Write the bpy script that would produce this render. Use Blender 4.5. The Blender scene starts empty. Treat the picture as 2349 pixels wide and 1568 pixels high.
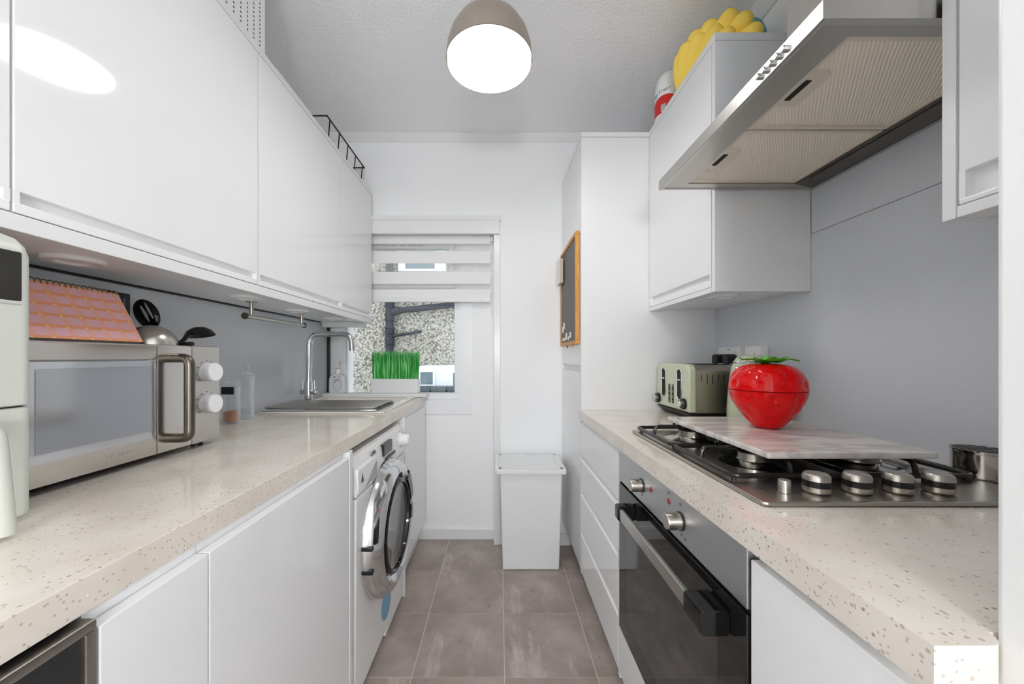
import bpy, bmesh, math, random
from mathutils import Vector, Matrix
random.seed(7)
PI = math.pi
scene = bpy.context.scene
C = scene.collection

# ------------------------------------------------------------------ camera, world, exposure
CZ = 1.16                                   # eye height; the camera stands at the origin looking along +Y
cam_d = bpy.data.cameras.new('camera'); cam = bpy.data.objects.new('camera', cam_d); C.objects.link(cam)
cam.location = (0, 0, CZ); cam.rotation_euler = (PI / 2, 0, 0)
cam_d.sensor_width = 36; cam_d.lens = 840 / 2349 * 36
cam_d.shift_x = 28.5 / 2349; cam_d.shift_y = 34 / 2349
cam_d.clip_start = 0.02
scene.camera = cam
w = bpy.data.worlds.new('overcast_sky'); scene.world = w; w.use_nodes = True
w.node_tree.nodes['Background'].inputs[0].default_value = (0.86, 0.93, 1.0, 1)
w.node_tree.nodes['Background'].inputs[1].default_value = 0.85
vs = scene.view_settings
vs.view_transform = 'Standard'; vs.look = 'None'; vs.gamma = 1; vs.use_curve_mapping = False
vs.exposure = 1.52
LAMP = 8.0          # radiance of the kitchen pendant's diffuser
FILL_GLOBE = 19.5          # radiance of the unseen fill globe added behind the camera
try:
    scene.cycles.max_bounces = 9; scene.cycles.diffuse_bounces = 9; scene.cycles.glossy_bounces = 4; scene.cycles.adaptive_threshold = 0.04; scene.cycles.adaptive_min_samples = 16; scene.cycles.use_light_tree = False
    scene.cycles.transmission_bounces = 8; scene.cycles.transparent_max_bounces = 12
    scene.cycles.caustics_reflective = False; scene.cycles.sample_clamp_indirect = 6
except Exception:
    pass

# ------------------------------------------------------------------ materials
def srgb(r, g, b):
    f = lambda c: (c / 255 / 12.92) if c / 255 <= 0.04045 else ((c / 255 + 0.055) / 1.055) ** 2.4
    return (f(r), f(g), f(b), 1)

def mat(name, col, rough=0.5, metal=0.0, emit=None, trans=0.0, ior=1.45, alpha=1.0, spec=0.5, coat=0.0, aniso=0.0):
    m = bpy.data.materials.new(name); m.use_nodes = True
    b = m.node_tree.nodes['Principled BSDF']
    b.inputs['Base Color'].default_value = col
    b.inputs['Roughness'].default_value = rough
    b.inputs['Metallic'].default_value = metal
    b.inputs['Transmission Weight'].default_value = trans
    b.inputs['IOR'].default_value = ior
    b.inputs['Alpha'].default_value = alpha
    b.inputs['Specular IOR Level'].default_value = spec
    b.inputs['Coat Weight'].default_value = coat
    if emit:
        b.inputs['Emission Color'].default_value = emit[0]; b.inputs['Emission Strength'].default_value = emit[1]
    return m

class NT:
    def __init__(s, m):
        s.t = m.node_tree; s.b = s.t.nodes['Principled BSDF']
        s.tc = s.t.nodes.new('ShaderNodeTexCoord')
    def n(s, kind, **kw):
        nd = s.t.nodes.new(kind)
        for k, v in kw.items():
            if k.startswith('i_'):
                nd.inputs[k[2:].replace('_', ' ')].default_value = v
            else:
                setattr(nd, k, v)
        return nd
    def l(s, a, ao, b, bi): s.t.links.new(a.outputs[ao], b.inputs[bi])
    def coords(s, scale=(1, 1, 1), which='Object'):
        mp = s.n('ShaderNodeMapping'); mp.inputs['Scale'].default_value = scale
        s.l(s.tc, which, mp, 'Vector'); return mp
    def ramp(s, stops):
        r = s.n('ShaderNodeValToRGB'); e = r.color_ramp.elements
        while len(e) < len(stops): e.new(0.5)
        for k, (p, c) in enumerate(stops): e[k].position = p; e[k].color = c
        return r
    def bump(s, src, out, strength, dist):
        bp = s.n('ShaderNodeBump'); bp.inputs['Strength'].default_value = strength; bp.inputs['Distance'].default_value = dist
        s.l(src, out, bp, 'Height'); s.l(bp, 'Normal', s.b, 'Normal'); return bp

M = {}
M['gloss_white'] = mat('gloss_white_door', srgb(235, 236, 237), 0.06)
M['carcass'] = mat('white_carcass', srgb(242, 243, 245), 0.35)
M['panel_white'] = mat('white_end_panel', srgb(229, 230, 231), 0.28)
M['wall'] = mat('white_wall_paint', srgb(243, 244, 245), 0.6)
k = NT(M['wall']); nz = k.n('ShaderNodeTexNoise', i_Scale=60.0, i_Detail=3.0); k.l(k.coords(), 'Vector', nz, 'Vector'); k.bump(nz, 'Fac', 0.12, 0.004)
M['ceiling'] = mat('stippled_white_ceiling', srgb(246, 246, 247), 0.8)
k = NT(M['ceiling']); nz = k.n('ShaderNodeTexNoise', i_Scale=75.0, i_Detail=4.0, i_Roughness=0.65); k.l(k.coords(), 'Vector', nz, 'Vector'); k.bump(nz, 'Fac', 0.7, 0.009)
M['trim'] = mat('white_satin_trim', srgb(230, 231, 231), 0.25)
M['upvc'] = mat('white_upvc', srgb(238, 240, 242), 0.22)
M['splash'] = mat('grey_splashback', srgb(205, 209, 215), 0.30)
M['steel'] = mat('brushed_steel', srgb(190, 184, 176), 0.30, 1.0)
k = NT(M['steel']); nz = k.n('ShaderNodeTexNoise', i_Scale=40.0, i_Detail=3.0); k.l(k.coords((1, 1, 30)), 'Vector', nz, 'Vector')
r_ = k.ramp([(0.3, (0.28, 0.28, 0.28, 1)), (0.7, (0.32, 0.32, 0.32, 1))]); k.l(nz, 'Fac', r_, 'Fac'); k.l(r_, 'Color', k.b, 'Roughness')
M['steel_light'] = mat('satin_light_steel', srgb(200, 197, 192), 0.28, 1.0)
M['steel_oven'] = mat('oven_satin_steel', srgb(200, 201, 202), 0.42, 1.0)
M['steel_mirror'] = mat('mirror_finish_steel', srgb(206, 203, 199), 0.16, 1.0)
M['chrome'] = mat('chrome', srgb(214, 215, 217), 0.07, 1.0)
M['dark_steel'] = mat('dark_hood_steel', srgb(112, 106, 98), 0.35, 1.0)
M['mw_glass'] = mat('grey_mirror_glass', srgb(205, 209, 216), 0.10, 0.9)
M['mw_window'] = mat('darker_mirror_window', srgb(182, 185, 191), 0.10, 0.85)
M['drum_glass'] = mat('smoked_drum_glass', srgb(128, 125, 122), 0.06, 0.7)
M['black_gloss'] = mat('black_gloss', (0.006, 0.006, 0.006, 1), 0.06)
M['black_glass'] = mat('black_oven_glass', (0.010, 0.010, 0.010, 1), 0.03, spec=0.85)
M['black_inner'] = mat('dark_smoked_window', (0.035, 0.034, 0.033, 1), 0.05, spec=0.9)
M['black_plastic'] = mat('black_plastic', (0.012, 0.012, 0.012, 1), 0.32)
M['black_enamel'] = mat('black_enamel', (0.014, 0.013, 0.012, 1), 0.28)
M['black_matte'] = mat('black_recess', (0.01, 0.01, 0.01, 1), 0.7)
M['wire_black'] = mat('black_wire', (0.012, 0.012, 0.012, 1), 0.4)
M['white_plastic'] = mat('white_plastic', srgb(238, 238, 238), 0.22)
M['white_satin'] = mat('white_satin_plastic', srgb(232, 233, 234), 0.35)
M['sage'] = mat('sage_green_enamel', srgb(196, 203, 176), 0.16, coat=0.3)
M['pale_sage'] = mat('pale_sage_plastic', srgb(203, 207, 199), 0.35)
M['red'] = mat('glossy_red_plastic', srgb(214, 0, 4), 0.12, spec=0.4)
M['leaf'] = mat('green_leaf_plastic', srgb(116, 196, 80), 0.35)
M['glass'] = mat('clear_jar_glass', (1, 1, 1, 1), 0.0, trans=1.0, ior=1.45)
M['cork'] = mat('cork_brown', srgb(186, 116, 66), 0.8)
M['sink'] = mat('white_ceramic', srgb(240, 236, 230), 0.12)
M['green'] = mat('grass_blade_green', srgb(38, 150, 58), 0.35)
k = NT(M['green']); nz = k.n('ShaderNodeTexNoise', i_Scale=160.0, i_Detail=1.0); k.l(k.coords((1, 1, 0.06)), 'Vector', nz, 'Vector')
r_ = k.ramp([(0.3, srgb(24, 140, 44)), (0.5, srgb(66, 190, 84)), (0.72, srgb(165, 235, 160))]); k.l(nz, 'Fac', r_, 'Fac'); k.l(r_, 'Color', k.b, 'Base Color')
M['pipe'] = mat('dark_slate_pipe', srgb(36, 40, 48), 0.6)
M['nbr_glass'] = mat('neighbour_dark_glass', srgb(104, 122, 128), 0.08)
M['wood'] = mat('oak_frame', srgb(206, 150, 70), 0.5)
k = NT(M['wood']); nz = k.n('ShaderNodeTexNoise', i_Scale=30.0, i_Detail=4.0); k.l(k.coords((6, 6, 0.4)), 'Vector', nz, 'Vector')
r_ = k.ramp([(0.3, srgb(186, 128, 52)), (0.7, srgb(220, 168, 92))]); k.l(nz, 'Fac', r_, 'Fac'); k.l(r_, 'Color', k.b, 'Base Color')
M['slate'] = mat('grey_chalkboard', srgb(108, 104, 103), 0.6)
M['paper'] = mat('white_paper', srgb(240, 238, 232), 0.7)
M['cream'] = mat('cream_card', srgb(206, 198, 180), 0.6)
M['yellow'] = mat('yellow_foam', srgb(255, 222, 100), 0.7)
M['teal'] = mat('teal_flower_fabric', srgb(96, 160, 172), 0.8)
M['label_red'] = mat('label_red', srgb(206, 34, 34), 0.4)
M['ink_blue'] = mat('ink_dark_blue', srgb(40, 52, 92), 0.5)
M['ink_sky'] = mat('ink_sky_blue', srgb(90, 160, 205), 0.5)
M['ink_grey'] = mat('ink_grey', srgb(96, 98, 102), 0.5)
M['ink_pale'] = mat('ink_pale_grey', srgb(176, 178, 180), 0.5)
M['sticker_blue'] = mat('sticker_blue', srgb(120, 170, 200), 0.4)
M['red_lamp'] = mat('dark_red_lens', srgb(150, 44, 36), 0.15)
M['display'] = mat('dark_display', srgb(44, 42, 40), 0.15)
M['gold'] = mat('brass_spiral', srgb(160, 138, 92), 0.3, 1.0)
M['dome'] = mat('satin_nickel_shade', srgb(172, 162, 150), 0.34, 0.75)
M['diffuser'] = mat('lit_opal_diffuser', (1, 1, 1, 1), 0.5, emit=((1.0, 0.985, 0.965, 1), LAMP))
M['fill_globe'] = mat('lit_fill_globe', (1, 1, 1, 1), 0.5, emit=((1.0, 0.985, 0.965, 1), FILL_GLOBE))
M['blind'] = mat('white_blind_fabric', srgb(246, 246, 246), 0.8)
M['window_glass'] = None
M['grout'] = mat('tile_grout', srgb(214, 204, 194), 0.9)
M['ground'] = mat('yard_concrete', srgb(150, 150, 148), 0.9)
M['nbr_white'] = mat('neighbour_white_frame', srgb(236, 240, 246), 0.4)
M['bin_dark'] = mat('dark_grey_bin', srgb(70, 78, 82), 0.5)

# translucent blind bands and sheer bands
m = M['blind']; k = NT(m); tr = k.n('ShaderNodeBsdfTranslucent'); tr.inputs[0].default_value = srgb(236, 236, 236)
mx = k.n('ShaderNodeMixShader'); mx.inputs[0].default_value = 0.12; k.l(k.b, 'BSDF', mx, 1); k.l(tr, 'BSDF', mx, 2); k.l(mx, 'Shader', k.t.nodes['Material Output'], 'Surface')
m = M['sheer'] = mat('sheer_blind_mesh', srgb(240, 240, 240), 0.8); k = NT(m); tr = k.n('ShaderNodeBsdfTransparent')
mx = k.n('ShaderNodeMixShader'); mx.inputs[0].default_value = 0.84; k.l(k.b, 'BSDF', mx, 1); k.l(tr, 'BSDF', mx, 2); k.l(mx, 'Shader', k.t.nodes['Material Output'], 'Surface')
# thin window pane: mostly clear with a fresnel reflection
m = M['window_glass'] = mat('window_pane', (1, 1, 1, 1), 0.02); k = NT(m); tr = k.n('ShaderNodeBsdfTransparent'); gl = k.n('ShaderNodeBsdfGlossy'); gl.inputs['Roughness'].default_value = 0.01
fr = k.n('ShaderNodeFresnel'); fr.inputs[0].default_value = 1.4
mx = k.n('ShaderNodeMixShader'); k.l(fr, 'Fac', mx, 0); k.l(tr, 'BSDF', mx, 1); k.l(gl, 'BSDF', mx, 2); k.l(mx, 'Shader', k.t.nodes['Material Output'], 'Surface')
m = M['jar_glass'] = mat('thin_jar_glass', (1, 1, 1, 1), 0.02); k = NT(m); tr = k.n('ShaderNodeBsdfTransparent'); tr.inputs[0].default_value = (0.93, 0.95, 0.96, 1); gl = k.n('ShaderNodeBsdfGlossy'); gl.inputs['Roughness'].default_value = 0.02
lw = k.n('ShaderNodeLayerWeight'); lw.inputs[0].default_value = 0.35
ml = k.n('ShaderNodeMath', operation='MULTIPLY_ADD'); ml.inputs[1].default_value = 0.55; ml.inputs[2].default_value = 0.04; k.l(lw, 'Facing', ml, 0)
mx = k.n('ShaderNodeMixShader'); k.l(ml, 0, mx, 0); k.l(tr, 'BSDF', mx, 1); k.l(k.b, 'BSDF', mx, 2); k.l(mx, 'Shader', k.t.nodes['Material Output'], 'Surface')
m = M['soap_plastic'] = mat('frosted_soap_bottle', srgb(232, 236, 240), 0.25); k = NT(m); tr = k.n('ShaderNodeBsdfTransparent')
mx = k.n('ShaderNodeMixShader'); mx.inputs[0].default_value = 0.25; k.l(k.b, 'BSDF', mx, 1); k.l(tr, 'BSDF', mx, 2); k.l(mx, 'Shader', k.t.nodes['Material Output'], 'Surface')

# quartz worktop: beige with brown flecks and a few bright glints
m = M['quartz'] = mat('beige_quartz', srgb(212, 203, 192), 0.12); k = NT(m); co = k.coords()
nz = k.n('ShaderNodeTexNoise', i_Scale=9.0, i_Detail=3.0); k.l(co, 'Vector', nz, 'Vector')
base = k.ramp([(0.35, srgb(219, 210, 199)), (0.65, srgb(228, 221, 212))]); k.l(nz, 'Fac', base, 'Fac')
def flecks(scale, radius, keep, colour, prev):
    v = k.n('ShaderNodeTexVoronoi', i_Scale=scale); k.l(co, 'Vector', v, 'Vector')
    lt = k.n('ShaderNodeMath', operation='LESS_THAN'); lt.inputs[1].default_value = radius; k.l(v, 'Distance', lt, 0)
    sp = k.n('ShaderNodeSeparateColor'); k.l(v, 'Color', sp, 'Color')
    gt = k.n('ShaderNodeMath', operation='LESS_THAN'); gt.inputs[1].default_value = keep; k.l(sp, 'Red', gt, 0)
    mu = k.n('ShaderNodeMath', operation='MULTIPLY'); k.l(lt, 0, mu, 0); k.l(gt, 0, mu, 1)
    mxr = k.n('ShaderNodeMix', data_type='RGBA'); k.l(mu, 0, mxr, 'Factor'); k.t.links.new(prev, mxr.inputs[6]); mxr.inputs[7].default_value = colour
    return mxr.outputs[2]
o = flecks(120.0, 0.26, 0.20, srgb(192, 180, 169), base.outputs['Color'])
o = flecks(210.0, 0.30, 0.16, srgb(192, 180, 168), o)
o = flecks(120.0, 0.18, 0.06, srgb(158, 145, 135), o)
o = flecks(70.0, 0.07, 0.06, srgb(255, 255, 252), o)
k.t.links.new(o, k.b.inputs['Base Color'])

# floor tiles: concrete look, each tile picks its own patch
m = M['tile'] = mat('taupe_floor_tile', srgb(150, 140, 133), 0.38); k = NT(m)
oi = k.n('ShaderNodeObjectInfo'); sc_ = k.n('ShaderNodeVectorMath', operation='SCALE'); sc_.inputs['Scale'].default_value = 37.0
cb = k.n('ShaderNodeCombineXYZ'); k.l(oi, 'Random', cb, 'X'); k.l(oi, 'Random', cb, 'Y'); k.l(cb, 'Vector', sc_, 0)
ad = k.n('ShaderNodeVectorMath', operation='ADD'); k.l(k.tc, 'Object', ad, 0); k.l(sc_, 'Vector', ad, 1)
n1 = k.n('ShaderNodeTexNoise', i_Scale=5.0, i_Detail=6.0, i_Roughness=0.6); k.l(ad, 'Vector', n1, 'Vector')
r1 = k.ramp([(0.30, srgb(146, 134, 127)), (0.5, srgb(163, 151, 144)), (0.72, srgb(182, 171, 164))]); k.l(n1, 'Fac', r1, 'Fac')
mp = k.n('ShaderNodeMapping'); mp.inputs['Scale'].default_value = (7, 1.6, 1); k.l(ad, 'Vector', mp, 'Vector')
n2 = k.n('ShaderNodeTexNoise', i_Scale=1.0, i_Detail=5.0, i_Roughness=0.7); k.l(mp, 'Vector', n2, 'Vector')
r2 = k.ramp([(0.56, (0, 0, 0, 1)), (0.72, (1, 1, 1, 1))]); k.l(n2, 'Fac', r2, 'Fac')
mxr = k.n('ShaderNodeMix', data_type='RGBA'); k.l(r2, 'Color', mxr, 'Factor'); k.l(r1, 'Color', mxr, 6); mxr.inputs[7].default_value = srgb(206, 192, 186)
n3 = k.n('ShaderNodeTexNoise', i_Scale=24.0, i_Detail=5.0, i_Roughness=0.75); k.l(ad, 'Vector', n3, 'Vector')
r3 = k.ramp([(0.26, srgb(110, 100, 96)), (0.40, (1, 1, 1, 1))]); k.l(n3, 'Fac', r3, 'Fac')
mm = k.n('ShaderNodeMix', data_type='RGBA', blend_type='MULTIPLY'); mm.inputs['Factor'].default_value = 0.55; k.l(mxr, 2, mm, 6); k.l(r3, 'Color', mm, 7)
k.l(mm, 2, k.b, 'Base Color'); k.bump(n3, 'Fac', 0.1, 0.003)

# pebble-dash
m = M['pebble'] = mat('pebble_dash', srgb(168, 165, 156), 0.95); k = NT(m); co = k.coords()
v = k.n('ShaderNodeTexVoronoi', i_Scale=34.0); k.l(co, 'Vector', v, 'Vector')
r1 = k.ramp([(0.0, srgb(206, 203, 194)), (0.45, srgb(176, 173, 162)), (0.8, srgb(112, 109, 100))]); k.l(v, 'Distance', r1, 'Fac')
hs = k.n('ShaderNodeMix', data_type='RGBA', blend_type='MULTIPLY'); hs.inputs['Factor'].default_value = 0.35; k.l(r1, 'Color', hs, 6)
sp = k.n('ShaderNodeSeparateColor'); k.l(v, 'Color', sp, 'Color'); cbn = k.ramp([(0, srgb(150, 142, 124)), (1, srgb(250, 250, 246))]); k.l(sp, 'Green', cbn, 'Fac'); k.l(cbn, 'Color', hs, 7)
k.l(hs, 2, k.b, 'Base Color'); bp = k.bump(v, 'Distance', 0.7, 0.02); bp.invert = True

# marble
m = M['marble'] = mat('white_grey_marble', srgb(222, 216, 210), 0.16); k = NT(m); co = k.coords((1, 3.2, 1))
n0 = k.n('ShaderNodeTexNoise', i_Scale=6.0, i_Detail=6.0, i_Distortion=1.2); k.l(co, 'Vector', n0, 'Vector')
r1 = k.ramp([(0.35, srgb(226, 221, 216)), (0.5, srgb(214, 207, 201)), (0.62, srgb(188, 181, 176)), (0.7, srgb(218, 212, 206))]); k.l(n0, 'Fac', r1, 'Fac'); k.l(r1, 'Color', k.b, 'Base Color')

# pleated hood filter
m = M['filter'] = mat('pleated_filter_mesh', srgb(240, 231, 216), 0.5, 0.0); k = NT(m)
wv = k.n('ShaderNodeTexWave', wave_type='BANDS', bands_direction='X', i_Scale=52.0, i_Distortion=1.2, i_Detail=1.0); wv.inputs['Detail Scale'].default_value = 0.6
cc = k.coords(); cc.inputs['Rotation'].default_value = (0, 0, math.radians(38)); k.l(cc, 'Vector', wv, 'Vector'); k.bump(wv, 'Fac', 0.5, 0.003)

M['filter_frame'] = mat('beige_filter_metal', srgb(222, 212, 198), 0.42, 0.3)
# perforated white sheet
m = M['perforated'] = mat('perforated_white_sheet', srgb(232, 232, 232), 0.45); k = NT(m)
sp = k.n('ShaderNodeSeparateXYZ'); k.l(k.coords((1, 1, 1)), 'Vector', sp, 'Vector')
def cell(out, pitch):
    d = k.n('ShaderNodeMath', operation='DIVIDE'); k.l(sp, out, d, 0); d.inputs[1].default_value = pitch
    f = k.n('ShaderNodeMath', operation='FRACT'); k.l(d, 0, f, 0)
    s_ = k.n('ShaderNodeMath', operation='SUBTRACT'); k.l(f, 0, s_, 0); s_.inputs[1].default_value = 0.5
    q = k.n('ShaderNodeMath', operation='POWER'); a = k.n('ShaderNodeMath', operation='ABSOLUTE'); k.l(s_, 0, a, 0); k.l(a, 0, q, 0); q.inputs[1].default_value = 2.0
    return q
ya, za = cell('Y', 0.03), cell('Z', 0.014)
sm = k.n('ShaderNodeMath', operation='MULTIPLY_ADD'); k.l(ya, 0, sm, 0); sm.inputs[1].default_value = 4.6; k.l(za, 0, sm, 2)
lt = k.n('ShaderNodeMath', operation='LESS_THAN'); k.l(sm, 0, lt, 0); lt.inputs[1].default_value = 0.055
mxr = k.n('ShaderNodeMix', data_type='RGBA'); k.l(lt, 0, mxr, 'Factor'); mxr.inputs[6].default_value = srgb(232, 232, 232); mxr.inputs[7].default_value = srgb(44, 42, 40); k.l(mxr, 2, k.b, 'Base Color')

# gingham calendar cover (u along the cover, v up it, from generated coordinates)
m = M['gingham'] = mat('pink_orange_gingham', srgb(246, 176, 170), 0.55); k = NT(m); sp = k.n('ShaderNodeSeparateXYZ'); k.l(k.tc, 'Generated', sp, 'Vector')
def band(out, nrep, thr):
    a = k.n('ShaderNodeMath', operation='MULTIPLY'); k.l(sp, out, a, 0); a.inputs[1].default_value = nrep
    f = k.n('ShaderNodeMath', operation='FRACT'); k.l(a, 0, f, 0)
    g = k.n('ShaderNodeMath', operation='LESS_THAN'); k.l(f, 0, g, 0); g.inputs[1].default_value = thr
    return g
bh, bv = band('Z', 5.2, 0.30), band('Y', 9.5, 0.34)
mxa = k.n('ShaderNodeMix', data_type='RGBA'); k.l(bv, 0, mxa, 'Factor'); mxa.inputs[6].default_value = srgb(244, 192, 198); mxa.inputs[7].default_value = srgb(250, 184, 166)
mxb = k.n('ShaderNodeMix', data_type='RGBA'); k.l(bh, 0, mxb, 'Factor'); k.l(mxa, 2, mxb, 6); mxb.inputs[7].default_value = srgb(250, 170, 128)
an = k.n('ShaderNodeMath', operation='MULTIPLY'); bh2, bv2 = band('Z', 5.2, 0.2), band('Y', 9.5, 0.16); k.l(bh2, 0, an, 0); k.l(bv2, 0, an, 1)
mxc = k.n('ShaderNodeMix', data_type='RGBA'); k.l(an, 0, mxc, 'Factor'); k.l(mxb, 2, mxc, 6); mxc.inputs[7].default_value = srgb(255, 206, 140); k.l(mxc, 2, k.b, 'Base Color')

# ------------------------------------------------------------------ mesh helpers
class MB:
    def __init__(s): s.bm = bmesh.new()
    def box(s, x0, x1, y0, y1, z0, z1, bev=0.0, seg=2):
        t = bmesh.new(); bmesh.ops.create_cube(t, size=1)
        for v in t.verts: v.co = Vector(((x0 + x1) / 2 + v.co.x * (x1 - x0), (y0 + y1) / 2 + v.co.y * (y1 - y0), (z0 + z1) / 2 + v.co.z * (z1 - z0)))
        if bev: bmesh.ops.bevel(t, geom=t.edges[:], offset=bev, segments=seg, affect='EDGES', profile=0.5, clamp_overlap=True)
        return s.add(t)
    def add(s, t, mtx=None):
        if mtx is not None: bmesh.ops.transform(t, matrix=mtx, verts=t.verts[:])
        me = bpy.data.meshes.new('t'); t.to_mesh(me); t.free(); s.bm.from_mesh(me); bpy.data.meshes.remove(me); return s
    def prism(s, pts, axis, a0, a1, bev=0.0, seg=2):
        """extrude a 2D outline: axis 'x' -> pts are (y,z); 'y' -> (x,z); 'z' -> (x,y)"""
        f = {'x': lambda p, a: (a, p[0], p[1]), 'y': lambda p, a: (p[0], a, p[1]), 'z': lambda p, a: (p[0], p[1], a)}[axis]
        t = bmesh.new(); A = [t.verts.new(f(p, a0)) for p in pts]; B = [t.verts.new(f(p, a1)) for p in pts]
        n = len(pts); t.faces.new(A); t.faces.new(B[::-1])
        for i in range(n): t.faces.new((A[i], B[i], B[(i + 1) % n], A[(i + 1) % n]))
        bmesh.ops.recalc_face_normals(t, faces=t.faces[:])
        if bev:
            es = [e for e in t.edges if len(e.link_faces) == 2 and e.calc_face_angle(0) > 0.5]
            bmesh.ops.bevel(t, geom=es, offset=bev, segments=seg, affect='EDGES', profile=0.5, clamp_overlap=True)
        return s.add(t)
    def cyl(s, p0, p1, r, r2=None, seg=24, caps=True):
        p0, p1 = Vector(p0), Vector(p1); d = p1 - p0; t = bmesh.new()
        bmesh.ops.create_cone(t, cap_ends=caps, cap_tris=False, segments=seg, radius1=r, radius2=r if r2 is None else r2, depth=d.length)
        q = d.to_track_quat('Z', 'Y').to_matrix().to_4x4()
        return s.add(t, Matrix.Translation((p0 + p1) / 2) @ q)
    def lathe(s, prof, c=(0, 0, 0), axis='z', seg=40, flip=1):
        t = bmesh.new(); rings = []
        for r, h in prof:
            if r < 1e-6: rings.append([t.verts.new((0, 0, h))])
            else: rings.append([t.verts.new((r * math.cos(2 * PI * i / seg), r * math.sin(2 * PI * i / seg), h)) for i in range(seg)])
        for a, b in zip(rings, rings[1:]):
            for i in range(seg):
                j = (i + 1) % seg
                if len(a) == 1 and len(b) == 1: continue
                if len(a) == 1: t.faces.new((a[0], b[i], b[j]))
                elif len(b) == 1: t.faces.new((a[i], b[0], a[j]))
                else: t.faces.new((a[i], b[i], b[j], a[j]))
        bmesh.ops.recalc_face_normals(t, faces=t.faces[:])
        R = {'z': Matrix.Identity(4), 'x': Matrix.Rotation(PI / 2 * flip, 4, 'Y'), 'y': Matrix.Rotation(-PI / 2 * flip, 4, 'X')}[axis]
        return s.add(t, Matrix.Translation(c) @ R)
    def tube(s, pts, r, seg=10, closed=False):
        pts = [Vector(p) for p in pts]; n = len(pts); t = bmesh.new(); rings = []; up = None
        for i, p in enumerate(pts):
            if closed: d = (pts[(i + 1) % n] - pts[i - 1]).normalized()
            else: d = (pts[min(i + 1, n - 1)] - pts[max(i - 1, 0)]).normalized()
            if up is None: up = d.orthogonal().normalized()
            else: up = (up - d * up.dot(d)); up = up.normalized() if up.length > 1e-6 else d.orthogonal().normalized()
            sd = d.cross(up); rr = r[i] if isinstance(r, (list, tuple)) else r
            rings.append([t.verts.new(p + (up * math.cos(2 * PI * k / seg) + sd * math.sin(2 * PI * k / seg)) * rr) for k in range(seg)])
        for i in range(n if closed else n - 1):
            a, b = rings[i], rings[(i + 1) % n]
            for k in range(seg): t.faces.new((a[k], a[(k + 1) % seg], b[(k + 1) % seg], b[k]))
        if not closed: t.faces.new(rings[0][::-1]); t.faces.new(rings[-1])
        bmesh.ops.recalc_face_normals(t, faces=t.faces[:])
        return s.add(t)
    def ball(s, c, rx, ry, rz, seg=20, rings=12):
        t = bmesh.new(); bmesh.ops.create_uvsphere(t, u_segments=seg, v_segments=rings, radius=1)
        return s.add(t, Matrix.Translation(c) @ Matrix.Diagonal((rx, ry, rz, 1)))
    def xform(s, mtx): bmesh.ops.transform(s.bm, matrix=mtx, verts=s.bm.verts[:]); return s
    def build(s, name, material, parent=None, smooth=True, angle=35):
        off = Vector(parent['_off']) if parent is not None and '_off' in parent else Vector((0, 0, 0))
        if off.length: bmesh.ops.translate(s.bm, verts=s.bm.verts[:], vec=-off)
        me = bpy.data.meshes.new(name); s.bm.to_mesh(me); s.bm.free()
        if smooth:
            me.polygons.foreach_set('use_smooth', [True] * len(me.polygons)); me.set_sharp_from_angle(angle=math.radians(angle))
        me.materials.append(M[material] if isinstance(material, str) else material)
        o = bpy.data.objects.new(name, me); C.objects.link(o)
        if smooth:
            wn = o.modifiers.new('weighted_normal', 'WEIGHTED_NORMAL'); wn.mode = 'FACE_AREA'; wn.weight = 80; wn.keep_sharp = True
        if parent is not None:
            o.parent = parent
            if off.length: o['_off'] = tuple(off)
        return o

def fillet(pts, rad, n=6):
    pts = [Vector(p) for p in pts]; out = [pts[0]]
    for i in range(1, len(pts) - 1):
        p, a, b = pts[i], pts[i - 1], pts[i + 1]
        da, db = (a - p), (b - p); q = min(rad, da.length * 0.49, db.length * 0.49)
        s_, e_ = p + da.normalized() * q, p + db.normalized() * q
        for k_ in range(n + 1):
            u = k_ / n; out.append(s_ * (1 - u) ** 2 + p * 2 * u * (1 - u) + e_ * u * u)
    out.append(pts[-1]); return out

def rrect(cx, cy, w_, h_, r, n=5):
    out = []
    for sx, sy, a0 in ((1, 1, 0), (-1, 1, 90), (-1, -1, 180), (1, -1, 270)):
        for k_ in range(n + 1):
            a = math.radians(a0 + 90 * k_ / n); out.append((cx + sx * (w_ / 2 - r) + r * math.cos(a), cy + sy * (h_ / 2 - r) + r * math.sin(a)))
    return out

def tag(o, label, cat, group=None, kind=None):
    o['label'] = label; o['category'] = cat
    if group: o['group'] = group
    if kind: o['kind'] = kind
    return o
def thing(name, label, cat, loc, group=None, kind=None):
    o = bpy.data.objects.new(name, None); C.objects.link(o); o.location = loc; o.empty_display_size = 0.05; o['_off'] = tuple(loc)
    return tag(o, label, cat, group, kind)
def text_mesh(name, s, size, mtx, material, parent, extrude=0.0004):
    cu = bpy.data.curves.new('t', 'FONT'); cu.body = s; cu.size = size; cu.extrude = extrude; cu.align_x = 'CENTER'; cu.align_y = 'CENTER'
    ob = bpy.data.objects.new('t', cu); C.objects.link(ob); bpy.context.view_layer.update()
    me = bpy.data.meshes.new_from_object(ob.evaluated_get(bpy.context.evaluated_depsgraph_get()))
    bpy.data.objects.remove(ob); bpy.data.curves.remove(cu)
    b = MB(); b.bm.from_mesh(me); bpy.data.meshes.remove(me); b.xform(mtx)
    return b.build(name, material, parent, smooth=False)
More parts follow.
